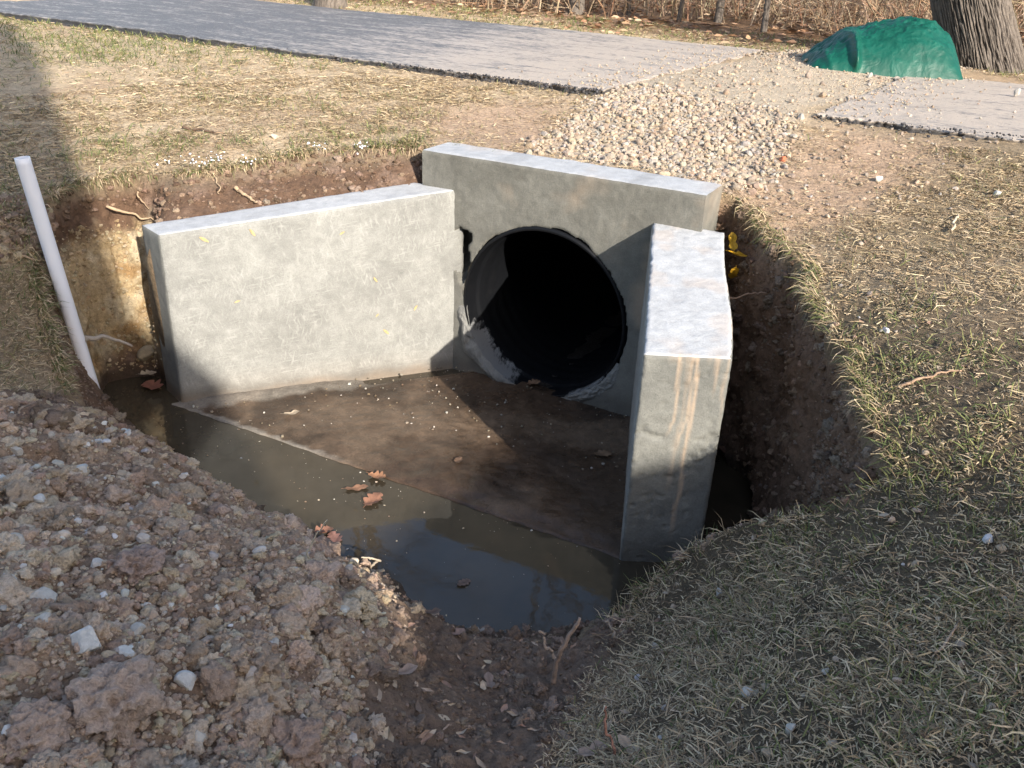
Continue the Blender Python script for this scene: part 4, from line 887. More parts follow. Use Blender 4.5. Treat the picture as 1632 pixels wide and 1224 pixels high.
STRAW = [(.42, .32, .195), (.48, .375, .24), (.36, .265, .155), (.27, .195, .115), (.55, .44, .29), (.18, .13, .08)]
GREEN = [(.10, .125, .040), (.14, .155, .055), (.075, .10, .035), (.20, .195, .075)]
cs = np.where(isg[:, None], pick_cols(N, GREEN, r), pick_cols(N, STRAW, r))
tilt = np.where(isg, r.uniform(.25, 1.1, N), np.abs(r.normal(.03, .15, N)))
L = np.where(isg, r.uniform(.03, .075, N), r.uniform(.02, .058, N) + .06 * r.uniform(size=N) ** 5); Wd = .0028 * np.maximum(1, d / 4.6) * r.uniform(.6, 1.5, N)
L = L * np.clip(.8 + .05 * d, .9, 1.2)
azm = r.uniform(0, 2 * pi, N) 
v, q1, t1, c = blades(p + np.array([0, 0, .004]) + np.array([0, 0, 1]) * (r.uniform(0, .012, N) * (~isg))[:, None], azm, tilt, L, Wd, cs, r)
# thatch: short flat scraps between the blades
nth_ = 170000; pt_, kt2 = sample(lawnq * (qdist < 7) * np.clip((2.3 / qdist) ** 1.6, .12, 1), nth_, r); dt_ = np.linalg.norm(pt_, axis=1)
vt, qt, tt3, ct3 = blades(pt_ + np.array([0, 0, .004]), r.uniform(0, 2 * pi, nth_), r.normal(.05, .22, nth_), r.uniform(.010, .032, nth_) * np.maximum(1, dt_ / 4), .003 * np.maximum(1, dt_ / 4.6) * r.uniform(.5, 1.4, nth_), pick_cols(nth_, STRAW + [(.34, .27, .18), (.26, .2, .14), (.15, .115, .08)], r), r)
t1 = np.concatenate([t1, tt3 + len(v)]); q1 = np.concatenate([q1, qt + len(v)]); v = np.concatenate([v, vt]); c = np.concatenate([c, ct3])
# tufts hanging over the lip
lipq = qout & (qrow > NO - 7); wlip = lipq * (1 - sq) * (1 - gq) * qview * (qx < 1.4) * (1 - (np.hypot(qx - .2, qy - 4.75) < .75))
n2 = 4800; p2, k2 = sample(wlip * (.3 + smooth(-.2, .3, fbm(qx, qy, None, 4, 3, 7))), n2, r)
dirc = CEN - p2[:, :2]; az2 = np.arctan2(dirc[:, 1], dirc[:, 0]) + r.normal(0, .8, n2); g2 = r.uniform(size=n2) < .35
v2, q2, t2, c2 = blades(p2, az2, r.uniform(-.5, .8, n2), r.uniform(.04, .12, n2), .0022 * np.maximum(1, np.linalg.norm(p2, axis=1) / 2.8), np.where(g2[:, None], pick_cols(n2, GREEN, r), pick_cols(n2, STRAW, r)), r, .9)
o = len(v); me = new_mesh('grass', np.concatenate([v, v2]), np.concatenate([q1, q2 + o]), np.concatenate([t1, t2 + o]), False); set_col(me, np.concatenate([c, c2]))
tag(obj('grass', me, M_GRASS), 'short winter grass, mostly straw coloured with greener patches', 'grass', kind='stuff')

# ------------------------------------------------------------------ leaf litter and brush beyond the driveway
r = np.random.default_rng(31)
def leaf_quads(p, size, cols, r):
    n = len(p); M = rotmats(n, r); M = M * np.array([1, 1, 1]); th = r.uniform(0, 2 * pi, n)
    sh = np.array([[-1, 0, 0], [-.4, .42, .18], [.4, .38, .10], [1, 0, .05], [.4, -.38, .2], [-.4, -.42, .08], [0, 0, -.05]])
    ct_, st_ = np.cos(th), np.sin(th); tl = r.normal(0, .45, n); R_ = np.zeros((n, 3, 3))
    R_[:, 0, 0] = ct_; R_[:, 0, 1] = -st_ * np.cos(tl); R_[:, 0, 2] = st_ * np.sin(tl); R_[:, 1, 0] = st_; R_[:, 1, 1] = ct_ * np.cos(tl); R_[:, 1, 2] = -ct_ * np.sin(tl); R_[:, 2, 1] = np.sin(tl); R_[:, 2, 2] = np.cos(tl)
    v = np.einsum('nij,kj->nki', R_, sh) * size[:, None, None] + p[:, None]
    f = np.array([[6, 0, 1], [6, 1, 2], [6, 2, 3], [6, 3, 4], [6, 4, 5], [6, 5, 0]]); F = (f[None] + (np.arange(n) * 7)[:, None, None]).reshape(-1, 3)
    return v.reshape(-1, 3), F, np.repeat(cols, 7, 0)
wlit = qout * qview * smooth(9.2, 10.2, qb + .8 * fbm(qx, qy, None, .9, 3, 12)) * (qdist < 26)
p, k = sample(wlit * (.4 + smooth(-.2, .3, fbm(qx, qy, None, 1.5, 3, 13))) / np.maximum(qdist, 5), 14000, r); p[:, 2] += r.uniform(.01, .05, len(p))
v, f, c = leaf_quads(p, r.uniform(.03, .07, len(p)), pick_cols(len(p), [(.27, .155, .09), (.33, .205, .125), (.22, .13, .08), (.38, .275, .18), (.17, .11, .075)], r), r)
build_stuff('leaf_litter', v, f, c, M_LEAF, 'brown fallen leaves banked along the edge of the brush', 'leaves')
n = 4200; a_ = r.uniform(-16, 9, n); b_ = 10.7 + 11 * r.uniform(size=n) ** 1.5 + .5 * np.sin(a_ * 1.1); bx, by = ab(a_, b_); h = r.uniform(.5, 2.6, n)
S_ = 6; tt_ = np.linspace(0, 1, S_); ln_ = r.normal(0, .35, (n, 2)); cv = r.normal(0, .35, (n, 2))
path = np.zeros((n, S_, 3)); path[..., :2] = np.stack([bx, by], -1)[:, None] + ln_[:, None] * h[:, None, None] * tt_[None, :, None] + cv[:, None] * (h[:, None] * tt_[None] ** 2)[..., None] + .04 * r.normal(size=(n, S_, 2)) * tt_[None, :, None]
path[..., 2] = (base_z(bx, by) - .03)[:, None] + h[:, None] * (tt_ - .28 * tt_ ** 2 * r.uniform(0, 1.6, (n, 1)))
rad0 = r.uniform(.004, .011, n); v1, q1 = tubes(path, rad0[:, None] * (1 - .75 * tt_)[None], 4)
cb = pick_cols(n, [(.26, .19, .125), (.20, .145, .10), (.32, .245, .17), (.16, .115, .08), (.36, .28, .20), (.27, .16, .10)], r, .2); c1 = np.repeat(cb, S_ * 4, 0)
nt = n * 5; par = r.integers(0, n, nt); ts_ = r.uniform(.02, .75, nt); seg_ = np.minimum((ts_ * (S_ - 1)).astype(int), S_ - 2); fr_ = ts_ * (S_ - 1) - seg_
st0 = path[par, seg_] * (1 - fr_[:, None]) + path[par, seg_ + 1] * fr_[:, None]; dr = r.normal(size=(nt, 3)); dr[:, 2] = np.abs(dr[:, 2]) * .7; dr /= np.linalg.norm(dr, axis=1)[:, None]
tl = r.uniform(.2, .8, nt); p3 = st0[:, None] + dr[:, None] * (tl[:, None] * np.array([0, .35, .7, 1.0]))[..., None] + np.array([0, 0, 1]) * (tl[:, None] * np.array([0, -.0, -.03, -.12]) * r.uniform(-1, 2, (nt, 1)))[..., None] + r.normal(0, .015, (nt, 4, 3)) * np.array([0, 1, 1, 1])[None, :, None]
v2, q2 = tubes(p3, (r.uniform(.0022, .0045, nt))[:, None] * np.array([1, .8, .6, .3])[None], 3); c2 = np.repeat(cb[par] * 1.1, 12, 0)
me = new_mesh('brush', np.concatenate([v1, v2]), np.concatenate([q1, q2 + len(v1)]), None, False); set_col(me, np.concatenate([c1, c2]))
tag(obj('brush', me, M_TWIG), 'tangled bare brown brush at the edge of the woods', 'brush', kind='stuff')

# ------------------------------------------------------------------ trees
kb = NT('oak_bark'); kv = kb.attr('crack', 'Fac'); nb_ = kb.noise(30, 5, .7)
M_BARK = kb.out(kb.mix(1.0, kb.mix(kv, (.035, .029, .025), (.14, .12, .104)), kb.ramp(nb_, [(.25, .65), (.75, 1.3)]), 'MULTIPLY'), .95, kb.bump(nb_, .7, .015), spec=.15)
def tree(base, radius, height, lean, label, bark_scale, seed, nth=220, nh=300, flare=.45, pale=0, crown=True, group=None):
    t = empty('tree', base, label, 'tree', group)
    th, zz_ = np.meshgrid(np.linspace(0, 2 * pi, nth, endpoint=False), (np.linspace(0, 1, nh) ** 1.6) * height, indexing='ij')
    rad_ = radius * (1 - .45 * zz_ / height) + radius * flare * np.exp(-zz_ / (.45 * radius + .12)) * (.7 + .5 * vnoise(np.cos(th) * 2, np.sin(th) * 2, None, seed))
    cx_ = np.cos(th) * bark_scale; cy_ = np.sin(th) * bark_scale
    w = (th / (2 * pi) * bark_scale * 6.28 + .9 * fbm(cx_, cy_, zz_ * 5, 1, 3, seed)); u1 = np.abs(((w * 1.0 + .35 * vnoise(cx_ * 2, cy_ * 2, zz_ * 9, seed + 2)) % 1) - .5) * 2
    plate = smooth(.12, .55, 1 - u1) * (1 - .8 * smooth(.72, .95, np.abs(vnoise(cx_, cy_, zz_ * 14, seed + 5))))
    rad_ = rad_ + radius * .05 * (plate - .5) + radius * .03 * fbm(cx_, cy_, zz_ * 3, 3, 3, seed + 7)
    px_ = base[0] + rad_ * np.cos(th) + lean[0] * (zz_ - .02 * zz_ ** 2 * 0) ; py_ = base[1] + rad_ * np.sin(th) + lean[1] * zz_
    tv = np.stack([px_, py_, base[2] - .08 + zz_], -1); me = new_mesh('trunk', tv, grid_quads(nth, nh, 0, True)); set_float(me, np.clip(plate * .9 + pale, 0, 1), 'crack')
    tr = obj('trunk', me, M_BARK, t)
    if crown:
        rr_ = np.random.default_rng(seed); segs = []; rads = []
        def grow(p, d, L, rd, lv):
            n_ = 6; pts = [p]; 
            for i in range(n_ - 1):
                d = d + rr_.normal(0, .16, 3) + np.array([0, 0, .05]); d /= np.linalg.norm(d); pts.append(pts[-1] + d * L / (n_ - 1))
            segs.append(np.array(pts)); rads.append(rd * np.linspace(1, .55, n_))
            if lv < 4:
                for i in range(3 if lv < 3 else 2):
                    k_ = rr_.integers(2, n_); nd = d + rr_.normal(0, .55, 3); nd /= np.linalg.norm(nd); grow(pts[k_], nd, L * rr_.uniform(.55, .75), rd * .5, lv + 1)
        top = np.array([base[0] + lean[0] * height * .97, base[1] + lean[1] * height * .97, base[2] + height * .97])
        for i in range(4):
            dd = rr_.normal(0, .5, 3); dd[2] = 1; dd /= np.linalg.norm(dd); grow(top, dd, height * .45, radius * .4, 0)
        vv, qq = tubes(np.array(segs), np.array(rads), 6); me = new_mesh('crown', vv, qq); set_float(me, np.full(len(vv), .6), 'crack'); obj('crown', me, M_BARK, t)
    return t
b0_ = unproj(1580, 128, -.93)
tree(b0_, .335, 6.5, (-.46, .10), 'thick rough-barked tree leaning beside the green tarp', 12, 5, 480, 420)
tree(unproj(527, 8, -.80), .17, 5, (.02, 0), 'pale tree trunk on the grass strip beyond the far driveway', 4, 15, 100, 140, pale=.5)
tree(unproj(917, 27, -.80), .095, 5, (.03, 0), 'pale slim tree trunk standing in the leaf litter', 3, 25, 90, 140, pale=.6)
for i, (px, py, rd, ln1) in enumerate([(1217, 52, .035, -.02), (1143, 40, .05, .03), (1002, 30, .03, -.05), (1352, 22, .035, .04), (760, 8, .04, .0), (1080, 38, .028, .08)]):
    lab = ['upright thin sapling in the brush left of the tarp', 'dark stouter sapling in the brush above the leaf bank', 'thin sapling leaning left among the brush near the slim pale trunk', 'sapling rising directly behind the green tarp', 'sapling at the far left end of the brush', 'thin right-leaning sapling between the stouter one and the slim pale trunk'][i]
    tree(unproj(px, py, -.79), rd, 3.2, (ln1, 0), lab, 2, 40 + i, 24, 60, .3, .25, True, 'saplings in the brush')

# ------------------------------------------------------------------ green tarp over a heap
kt_ = NT('green_tarp'); nt1 = kt_.noise(7, 4, .55, dist=.8); wv1 = kt_.n('TexWave'); wv1.inputs['Scale'].default_value = 160; kt_.link(kt_.coord(), wv1.inputs[0])
M_TARP = kt_.out(kt_.mix(kt_.ramp(nt1, [(.3, 0), (.7, 1)]), (.001, .052, .036), (.002, .075, .052)), .48, kt_.bump(kt_.math('ADD', nt1, kt_.math('MULTIPLY', kt_.noise(22, 3, .5, dist=1.0), .15)), .22, .05), spec=.35)
tc = unproj(1389, 111, -.83); tdir = np.array([.985, -.17, 0]); tdir /= np.linalg.norm(tdir); tdep = np.array([-tdir[1], tdir[0], 0])
nu, nv = 220, 160; U_, V_ = np.meshgrid(np.linspace(-1.05, 1.05, nu), np.linspace(-1.05, 1.05, nv), indexing='ij')
prof = np.interp(U_, [-1.05, -1, -.78, -.42, 0, .35, .6, .8, .92, 1.0, 1.05], [0, 0, .36, .74, .86, .97, .93, .76, .48, .06, 0])
kern = np.hanning(17); kern /= kern.sum(); prof = np.apply_along_axis(lambda c_: np.convolve(np.pad(c_, 8, 'edge'), kern, 'valid'), 0, prof)
crs = np.clip(1 - np.abs(V_) ** 2.6, 0, 1) ** .75
Hh = .485 * prof * crs
fold = np.exp(-((U_ + .33 + .10 * (V_ + 1)) / .045) ** 2) * smooth(.1, -.25, V_) * .10 + np.exp(-((U_ + .60 + .25 * (V_ + 1)) / .05) ** 2) * smooth(0, -.4, V_) * .05
wr = .05 * np.abs(fbm(U_ * 1.3 + V_ * .5, V_ * .8, None, 2.2, 3, 7)) + .022 * np.abs(fbm(U_ - V_ * .4, V_ * 1.2, None, 7, 3, 9)) + .012 * fbm(U_, V_, None, 16, 2, 4)
sagx = wr * crs * (prof > .02)
P_ = tc + tdir * (U_ * .645)[..., None] + tdep * (V_ * .55)[..., None] + np.array([0, 0, 1]) * (Hh - sagx)[..., None] - tdep * (fold * smooth(.02, .2, Hh))[..., None]
P_[..., 2] -= .03
me = new_mesh('tarp', P_, grid_quads(nu, nv)); o = obj('tarp', me, M_TARP); tag(recenter(o), 'crumpled green tarp covering a heap beside the thick tree', 'tarp')

# ------------------------------------------------------------------ white plastic pipe
kw = NT('white_plastic'); nw = kw.noise(6, 5, .7); hz = kw.attr('dirt', 'Fac')
M_PVC = kw.out(kw.mix(kw.ramp(kw.math('ADD', hz, kw.math('MULTIPLY', kw.math('SUBTRACT', nw, .5), 1.2)), [(.45, 0), (.6, .75)]), (.72, .72, .76), (.33, .20, .12)), .42)
pb = unproj(146, 613, -2.10); ptp = None
best = 1e9
for yy in np.linspace(pb[1] - .6, pb[1] + .5, 60):          # top end lies on its sight line; keep the true length near 1.2 m
    dd = unproj(35, 251, -1.0); c_ = dd * (yy / dd[1]); L_ = np.linalg.norm(c_ - pb)
    if abs(yy - (pb[1] - .02)) < best: best = abs(yy - (pb[1] - .02)); ptp = c_
ax_ = (ptp - pb) / np.linalg.norm(ptp - pb); s1_ = np.cross(ax_, [0, 1, 0]); s1_ /= np.linalg.norm(s1_); s2_ = np.cross(ax_, s1_); Lp = np.linalg.norm(ptp - pb) + .12
th = np.linspace(0, 2 * pi, 40, endpoint=False); prof_ = [(.033, 0.0)] + [(.033, Lp * i / 40) for i in range(1, 41)] + [(.0285, Lp + .001), (.0285, Lp - .25)]
pv = np.stack([pb - ax_ * .12 + ax_ * h_ + (s1_[None] * np.cos(th)[:, None] + s2_[None] * np.sin(th)[:, None]) * rr_ for rr_, h_ in prof_], 1)
me = new_mesh('drain_pipe', pv, grid_quads(40, len(prof_), 0, True)); hh_ = np.array([h_ for _, h_ in prof_])
set_float(me, np.broadcast_to(.35 * smooth(Lp - .16, Lp - .05, hh_) + .45 * smooth(.4, .12, hh_), (40, len(prof_))).ravel(), 'dirt')
tag(recenter(obj('drain_pipe', me, M_PVC)), 'white plastic pipe leaning upright in the corner of the pit', 'pipe')

# ------------------------------------------------------------------ single stones, leaves, sticks, roots
def stone(px, py, size, label, col, group=None, seed=0, cat='stone', z=None):
    base_ = ICO5 if cat == 'clod' else ICO3
    sh = clod_shapes(1, ICO5, 300 + seed, .6)[0] if cat == 'clod' else stone_shapes(1, ICO3, 11, 200 + seed)[0]; M = rotmats(1, np.random.default_rng(seed))[0]
    v_ = (sh @ M.T) * size; p_ = at_px(px, py) if z is None else unproj(px, py, z)
    x_, y_, z_ = v_.T; v_ = v_ * (1 + .05 * fbm(x_ / size, y_ / size, z_ / size, 3, 3, seed))[:, None] + p_ + np.array([0, 0, size * .25])
    me = new_mesh('stone', v_, None, base_[1], cat == 'clod'); set_col(me, np.full((len(v_), 3), col) * 1.0)
    return tag(recenter(obj('soil_clod' if cat == 'clod' else 'stone', me, M_CLOD if cat == 'clod' else M_STONE)), label, cat, group)
W1, W2, W3 = (.46, .45, .43), (.40, .37, .33), (.36, .29, .22)
G1 = 'pale stones in the clod mound'
singles = [(131, 752, .034, 'rounded white stone near the top of the mound below the pit corner', W1), (205, 690, .020, 'white stone on the back edge of the mound', W1), (68, 798, .032, 'broad pale stone low on the left side of the mound', W1), (130, 1022, .030, 'chalky stone standing between dark clods on the mound', W1), (68, 992, .022, 'flat white stone lying on the mound near the left border', W2),
           (172, 1078, .024, 'white stone in a hollow of the mound', W1), (303, 1085, .022, 'sharp white stone alone among brown clods', W1), (215, 1003, .020, 'pale angular stone with a flat top on the mound', W2), (70, 950, .030, 'grey stone half buried in the mound', W2), (20, 860, .026, 'large grey stone on the mound at the left border', W2), (8, 922, .022, 'smooth round stone at the left border of the mound', W1),
           (545, 1005, .017, 'tan stone at the foot of the sunlit crumbly ledge', W3), (320, 1180, .022, 'grey stone low in the mound near the front', W2), (160, 700, .018, 'white stone beside the small stones on the mound crest', W1), (30, 720, .024, 'pale lump at the upper left of the mound', W2)]
for i, (px, py, sz, lb, cl_) in enumerate(singles): stone(px, py, sz, lb, cl_, G1, i)
G2 = 'stones lying on the right-hand grass'
singles = [(1575, 856, .017, 'bluish white stone on the sunlit grass near the right border', (.42, .43, .46)), (1145, 942, .016, 'pale stone on the shaded grass slope nearest the pit', W2), (1410, 818, .016, 'tan stone in the green grass by the trench edge', W3), (1254, 1160, .018, 'grey stone in the shaded grass at the front', W2), (1192, 1100, .018, 'broken grey stone in the shaded grass above the front one', W2), (1120, 1112, .013, 'small tan clod in the shaded grass', W3), (1310, 1068, .013, 'flat pale stone in the middle of the shaded grass', W2), (1456, 893, .012, 'tan pebble beside the shadow edge on the grass', W3), (1330, 1183, .014, 'rough tan lump in the grass at the front', W3), (1600, 950, .009, 'tiny white pebble on the right-hand grass', W1), (1248, 250, .022, 'reddish stone at the edge of the gravel', (.42, .13, .07)), (1400, 282, .024, 'pale stone on the bare ground right of the headwall', W2), (1590, 305, .022, 'white stone far right on the dry grass', W1), (437, 215, .028, 'lone pale stone on the left lawn', (.5, .42, .32)), (232, 570, .05, 'rounded stone between the long wing and the clay wall', (.30, .25, .18)), (1620, 150, .03, 'stone lying on the right driveway piece', W2)]
for i, (px, py, sz, lb, cl_) in enumerate(singles): stone(px, py, sz, lb, cl_, G2 if i < 10 else None, 50 + i, z=-.80 if 'driveway' in lb else None)
stone(178, 1130, .066, 'big cracked brown clod at the bottom of the mound', (.45, .345, .28), None, 90, 'clod'); stone(62, 1170, .055, 'brown clod in the bottom corner of the mound', (.43, .32, .255), None, 91, 'clod'); stone(215, 905, .062, 'big purplish clod in the middle of the mound', (.38, .285, .24), None, 92, 'clod')

def oak_leaf(name, p_, length, yaw, pitch, col, label, curl=.25, lobes=4, width=.30, group=None, roll=0.0, cat='leaf'):
    n_ = 26; u_ = np.linspace(0, 1, n_); env = np.sin(np.clip(u_ * .93 + .05, 0, 1) * pi) ** .7
    w_ = width * env * (.52 + .48 * np.abs(np.sin(u_ * pi * lobes + .3))) + .008
    w_[:4] = [.008, .010, .012, .03]
    tt_ = np.array([-1, -.5, 0, .5, 1]); X = np.repeat(u_[:, None], 5, 1) + .12 * np.abs(tt_)[None] * env[:, None]; Y = w_[:, None] * tt_[None]
    Zl = curl * (Y ** 2) * 2.2 + curl * .5 * (X - .5) ** 2 + .03 * np.sin(X * 9 + Y * 8) 
    lv = np.stack([X - .5, Y, Zl], -1).reshape(-1, 3) * length
    from mathutils import Euler
    Rm = np.array(Euler((roll, pitch, yaw), 'XYZ').to_matrix()); lv = lv @ Rm.T; lv[:, 2] -= lv[:, 2].min() if abs(pitch) < .4 else 0
    me = new_mesh(name, lv + p_, grid_quads(n_, 5)); cc = np.full((len(lv), 3), col) * 1.0; cc[2::5] *= .75; set_col(me, cc)
    o = tag(recenter(obj(name, me, M_LEAF)), label, cat, group); return o
wz_ = WATER + .003
RED, BRN, TAN = (.34, .15, .09), (.24, .13, .08), (.40, .27, .16)
oak_leaf('oak_leaf', unproj(592, 800, wz_), .135, 1.15, 0, (.25, .125, .08), 'reddish brown oak leaf afloat, nearest of three by the slab edge', .3)
oak_leaf('oak_leaf', unproj(565, 779, wz_), .125, .25, 0, BRN, 'long narrow brown leaf afloat beside the slab edge', .2, 3, .18)
oak_leaf('oak_leaf', unproj(598, 760, wz_ + .004), .105, -.4, 0, (.31, .16, .09), 'curled orange brown leaf caught against the slab edge', .7)
oak_leaf('oak_leaf', unproj(512, 850, wz_ + .01), .11, .9, .3, (.22, .11, .075), 'curled red leaf against the mound at the water line', .8, 4, .3)
oak_leaf('oak_leaf', unproj(535, 860, wz_), .10, 2.2, 0, (.20, .105, .085), 'purplish leaf in the water beside the mound', .3)
oak_leaf('oak_leaf', unproj(737, 930, wz_), .07, .7, 0, (.12, .085, .07), 'dark sodden leaf alone in open water', .05)
oak_leaf('oak_leaf', unproj(958, 724, ZA + .012), .105, .2, 0, (.16, .10, .06), 'dark oak leaf stuck on the shaded slab', .15)
oak_leaf('oak_leaf', unproj(245, 617, WATER + .02), .14, 2.6, 0, (.20, .085, .06), 'dark red maple leaf by the foot of the long wing', .3, 3, .4)
oak_leaf('oak_leaf', unproj(232, 598, WATER + .05), .12, .9, .2, (.30, .25, .19), 'pale crumpled leaf at the foot of the long wing', .5)
oak_leaf('oak_leaf', unproj(848, 612, ZA + .02), .10, .6, 0, (.17, .10, .06), 'brown leaf lying at the mouth of the pipe', .5)
oak_leaf('oak_leaf', unproj(462, 660, ZA + .018), .10, .35, 0, (.36, .29, .21), 'crumpled tan leaf on the slab by the long wing', .6, 2, .2)
oak_leaf('oak_leaf', unproj(730, 735, ZA + .01), .07, 1.4, 0, (.12, .075, .05), 'small dark leaf in the middle of the slab', .2)
YEL = (.55, .30, .02)
oak_leaf('yellow_leaf', unproj(1172, 408, -1.28), .12, .2, .25, YEL, 'broad yellow leaf hanging at the edge of the trench', .4, 2, .3, 'yellow leaves in the trench')
oak_leaf('yellow_leaf', unproj(1168, 388, -1.25), .11, 1.7, -.9, (.58, .34, .03), 'yellow leaf standing upright above the other yellow leaves', .4, 2, .22, 'yellow leaves in the trench')
oak_leaf('yellow_leaf', unproj(1170, 435, -1.36), .12, 1.5, .9, (.48, .27, .02), 'yellow leaf drooping into the dark trench', .4, 2, .2, 'yellow leaves in the trench')
G3 = 'dead leaves on the mud at the near water edge'
for i, (px, py, L_, yw, cl_, lb) in enumerate([(765, 1005, .09, 2.4, (.36, .31, .27), 'pale bent leaf standing at the near water edge'), (728, 1010, .09, 1.2, (.24, .16, .13), 'brown leaf upright in the mud beside the pale bent leaf'), (690, 975, .07, .3, (.10, .07, .055), 'dark leaf scraps at the water edge below the ledge'), (825, 998, .08, .2, (.30, .23, .17), 'tan leaf strip lying at the near water edge'), (640, 1072, .09, .4, (.27, .20, .16), 'brown leaf half buried in the mud slope'), (780, 1085, .08, 1.8, (.22, .16, .13), 'curled leaf in the dark mud near the twigs'), (935, 1200, .10, .5, (.30, .22, .17), 'wide pinkish brown leaf at the bottom on the grass edge'), (1000, 1195, .09, 2.2, (.33, .25, .18), 'tan leaf beside the wide pinkish one')]):
    p_ = at_px(px, py); oak_leaf('dead_leaf', p_ + np.array([0, 0, .008]), L_, yw, .45 if 'upright' in lb or 'standing' in lb else .1, cl_, lb, .8, 2, .2, G3 if i < 6 else None)
def stick(name, pts, r0, r1, col, label, cat='stick', group=None, seed=1, sides=7, wob=.004):
    pts = np.array(pts, float); n_ = 28; s_ = np.linspace(0, len(pts) - 1, n_); k_ = np.minimum(s_.astype(int), len(pts) - 2); f_ = (s_ - k_)[:, None]
    pp_ = pts[k_] * (1 - f_) + pts[k_ + 1] * f_
    for _ in range(3): pp_[1:-1] = (pp_[:-2] + 2 * pp_[1:-1] + pp_[2:]) / 4
    L_ = np.linalg.norm(pts[-1] - pts[0]); pp_ += wob * np.stack([fbm(s_ * 3, s_ * 0 + i, None, 1, 3, seed + i) for i in range(3)], -1) * 3
    v_, q_ = tubes(pp_[None], np.linspace(r0, r1, n_)[None] * (1 + .2 * vnoise(s_ * 5, s_ * 0, None, seed))[None], sides)
    e0 = len(v_); v_ = np.concatenate([v_, pp_[:1], pp_[-1:]]); tr_ = [[e0, (i + 1) % sides, i] for i in range(sides)] + [[e0 + 1, e0 - sides + i, e0 - sides + (i + 1) % sides] for i in range(sides)]
    me = new_mesh(name, v_, q_, tr_); set_col(me, np.full((len(v_), 3), col) * 1.0); return tag(recenter(obj(name, me, M_TWIG)), label, cat, group)
def rise(px, py, dz): return at_px(px, py) + np.array([0, 0, dz])
def seen(px, py, ref):                                        # a point on the sight line at the distance of a known point
    d_ = unproj(px, py, -1.0); return d_ * (ref[1] / d_[1])
e = at_px(880, 1085); stick('stick', [e, seen(893, 1035, e), seen(921, 986, e)], .008, .005, (.30, .22, .17), 'grey forked twig standing in the mud at the water edge', seed=3)
e = at_px(885, 1045); stick('stick', [e, seen(873, 1030, e), seen(861, 1005, e)], .006, .004, (.36, .28, .22), 'short pale twig leaning left beside the grey one', seed=5)
e = at_px(985, 1015); stick('stick', [e, seen(975, 1005, e), seen(964, 990, e)], .006, .003, (.34, .28, .22), 'small pale stub at the foot of the grass slope', seed=6)
e = at_px(973, 1200); stick('stick', [e, seen(968, 1165, e), seen(960, 1128, e)], .004, .003, (.33, .17, .12), 'thin reddish stem standing in the grass at the front', seed=7)
e = at_px(505, 900); stick('stick', [e, seen(490, 868, e), seen(523, 832, e)], .003, .002, (.42, .36, .27), 'thin straw sticking out from the mound over the water', seed=8)
e = at_px(585, 905); stick('stick', [e, e + np.array([.05, .02, .035]), seen(578, 890, e)], .006, .003, (.44, .36, .27), 'pale broken straw on the mound edge above the water', seed=9)
stick('stick', [rise(1490, 1040, .01), rise(1515, 1010, .02), rise(1532, 985, .012)], .003, .0025, (.36, .27, .2), 'thin curved stick lying on the shaded grass', seed=10)
stick('stick', [rise(1425, 612, .01), rise(1480, 600, .02), rise(1525, 592, .012)], .005, .003, (.33, .22, .15), 'brown twig lying on the grass above the green patch', seed=11)
stick('stick', [rise(290, 203, .012), rise(330, 207, .012), rise(366, 213, .01)], .008, .004, (.12, .08, .055), 'dark twig lying on the left lawn', seed=12)
stick('stick', [rise(1515, 365, .01), rise(1522, 352, .03), rise(1530, 340, .012)], .006, .004, (.45, .36, .26), 'pale chip of wood on the dry grass', seed=13)
# roots poking from the cut bank
G4 = 'roots in the cut bank'
e = seen(133, 540, pb); e2 = seen(195, 566, pb) + np.array([.0, .12, .0])
stick('tree_root', [e, seen(160, 543, pb) + np.array([0, .05, 0]), e2], .016, .006, (.34, .29, .24), 'thick pale root crossing behind the white pipe', 'root', None, 21)
def bankroot(l, r0, lab, sd, out=.05):
    pts = []
    for px, py in l:
        g_ = at_px(px, py); dv = CEN - g_[:2]; dv = dv / np.linalg.norm(dv); pts.append(g_ + np.array([dv[0] * out, dv[1] * out, .0]))
    return stick('tree_root', pts, r0, r0 * .4, (.36, .26, .17), lab, 'root', G4, sd)
bankroot([(165, 330), (200, 338), (235, 347)], .008, 'long root running along the bank left of the long wing', 31)
bankroot([(365, 290), (385, 302), (402, 315)], .011, 'stout root slanting down behind the long wing', 32)
bankroot([(205, 300), (214, 316), (220, 335)], .005, 'thin root hanging down the left bank', 33)
bankroot([(28, 402), (55, 408), (75, 412)], .006, 'thin pale root left of the white pipe', 34, .03)
bankroot([(335, 275), (345, 290), (338, 300)], .005, 'short root under the turf above the long wing', 35)
e = at_px(1215, 465); stick('tree_root', [e, seen(1185, 468, e) + np.array([0, -.02, 0]), seen(1152, 474, e) + np.array([0, -.03, 0])], .005, .003, (.30, .20, .14), 'thin root bridging the dark trench to the short wing', 'root', None, 36)

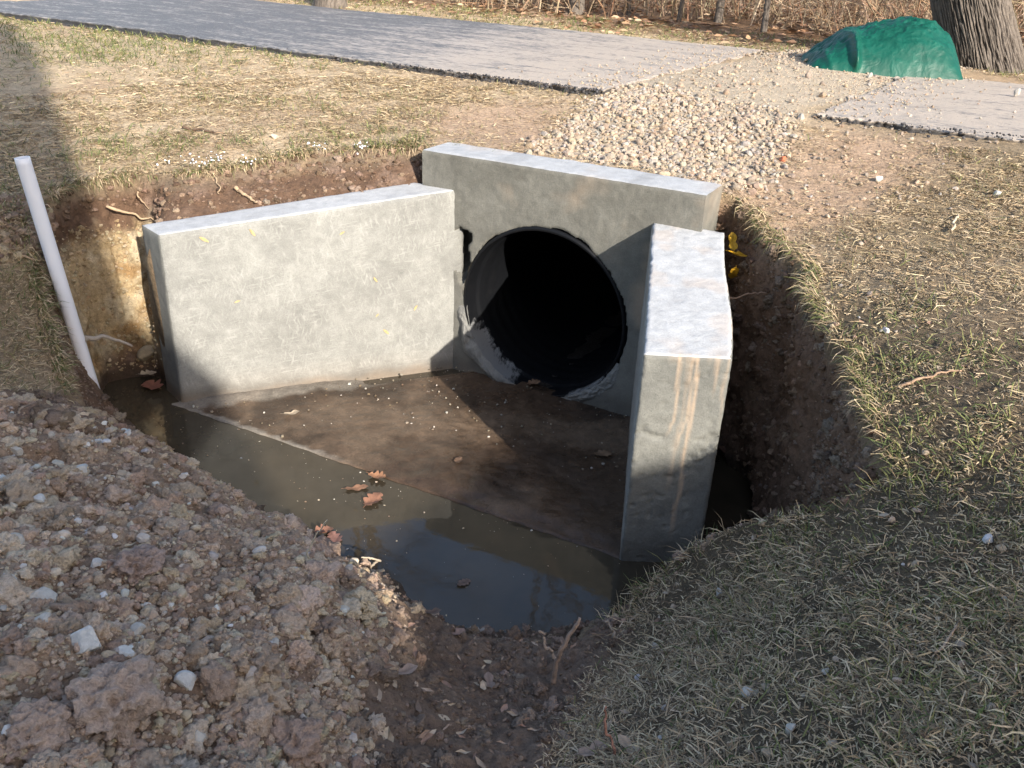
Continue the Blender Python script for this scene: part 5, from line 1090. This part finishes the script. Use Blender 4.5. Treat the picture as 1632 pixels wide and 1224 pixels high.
# ------------------------------------------------------------------ the house whose shade lies over the near side
khs = NT('clapboard'); wv2 = khs.n('TexWave', wave_profile='SAW', bands_direction='Z'); wv2.inputs['Scale'].default_value = 1.6; khs.link(khs.coord(), wv2.inputs[0])
M_SIDING = khs.out((.42, .40, .36), .7, khs.bump(wv2.outputs[1], .6, .02))
M_ROOF = NT('shingle').out((.08, .075, .07), .9); M_GLASS = NT('window_glass').out((.03, .035, .04), .05); M_TRIM = NT('white_trim').out((.75, .75, .73), .5)
hn_ = np.array([-.4924, .8704]); hp2 = np.array([-.8704, -.4924])
def hw(d, l, z): p_ = hn_ * d + hp2 * l; return (p_[0], p_[1], z)
def prism(name, pts_l, d0, d1, mat, parent):               # outline in (lateral, height), extruded in depth
    n_ = len(pts_l); v_ = [hw(d0, l, z) for l, z in pts_l] + [hw(d1, l, z) for l, z in pts_l]
    import bmesh
    bm = bmesh.new(); vs = [bm.verts.new(c_) for c_ in v_]; bm.faces.new(vs[:n_]); bm.faces.new(vs[n_:][::-1])
    for i in range(n_): j = (i + 1) % n_; bm.faces.new([vs[j], vs[i], vs[n_ + i], vs[n_ + j]])
    bmesh.ops.recalc_face_normals(bm, faces=bm.faces[:]); me = bpy.data.meshes.new(name); bm.to_mesh(me); bm.free(); return obj(name, me, mat, parent)
GZ = -1.6
house = empty('house', hw(-12, 0, GZ), 'two-storey clapboard house with a low garage, standing in the sun behind the viewer', 'house')
prism('wall', [(-.36, GZ), (8.6, GZ), (8.6, 7.1), (-.25, 7.1), (-.25, 5.1), (-.36, 4.15), (-.72, 3.68), (-.70, 3.36), (-.36, 3.42)], -9.02, -16, M_SIDING, house)
prism('wall', [(-8, GZ), (-.37, GZ), (-.37, 2.64), (-8, 2.64)], -9.06, -15, M_SIDING, house)
prism('roof', [(-.16, 7.1), (8.8, 7.1), (8.8, 7.3), (4.3, 9.8), (-.16, 7.6)], -8.9, -16.2, M_ROOF, house)
prism('roof', [(-8.3, 2.82), (-3.0, 2.90), (-2.3, 3.10), (-1.85, 3.07), (-1.0, 2.84), (-.38, 2.76), (-.38, 2.66), (-8.3, 2.66)], -8.9, -15.2, M_ROOF, house)
for l0, z0 in ((1.2, 2.8), (4.2, 2.8), (6.6, 2.8), (1.2, -.4), (5.2, -.4)):
    f_ = prism('window', [(l0, z0), (l0 + 1.1, z0), (l0 + 1.1, z0 + 1.5), (l0, z0 + 1.5)], -8.97, -9.018, M_TRIM, house)
    prism('pane', [(l0 + .08, z0 + .08), (l0 + 1.02, z0 + .08), (l0 + 1.02, z0 + 1.42), (l0 + .08, z0 + 1.42)], -8.955, -8.968, M_GLASS, f_)
prism('garage_door', [(-6.6, GZ + .02), (-2.4, GZ + .02), (-2.4, GZ + 2.3), (-6.6, GZ + 2.3)], -9.02, -9.055, M_TRIM, house)
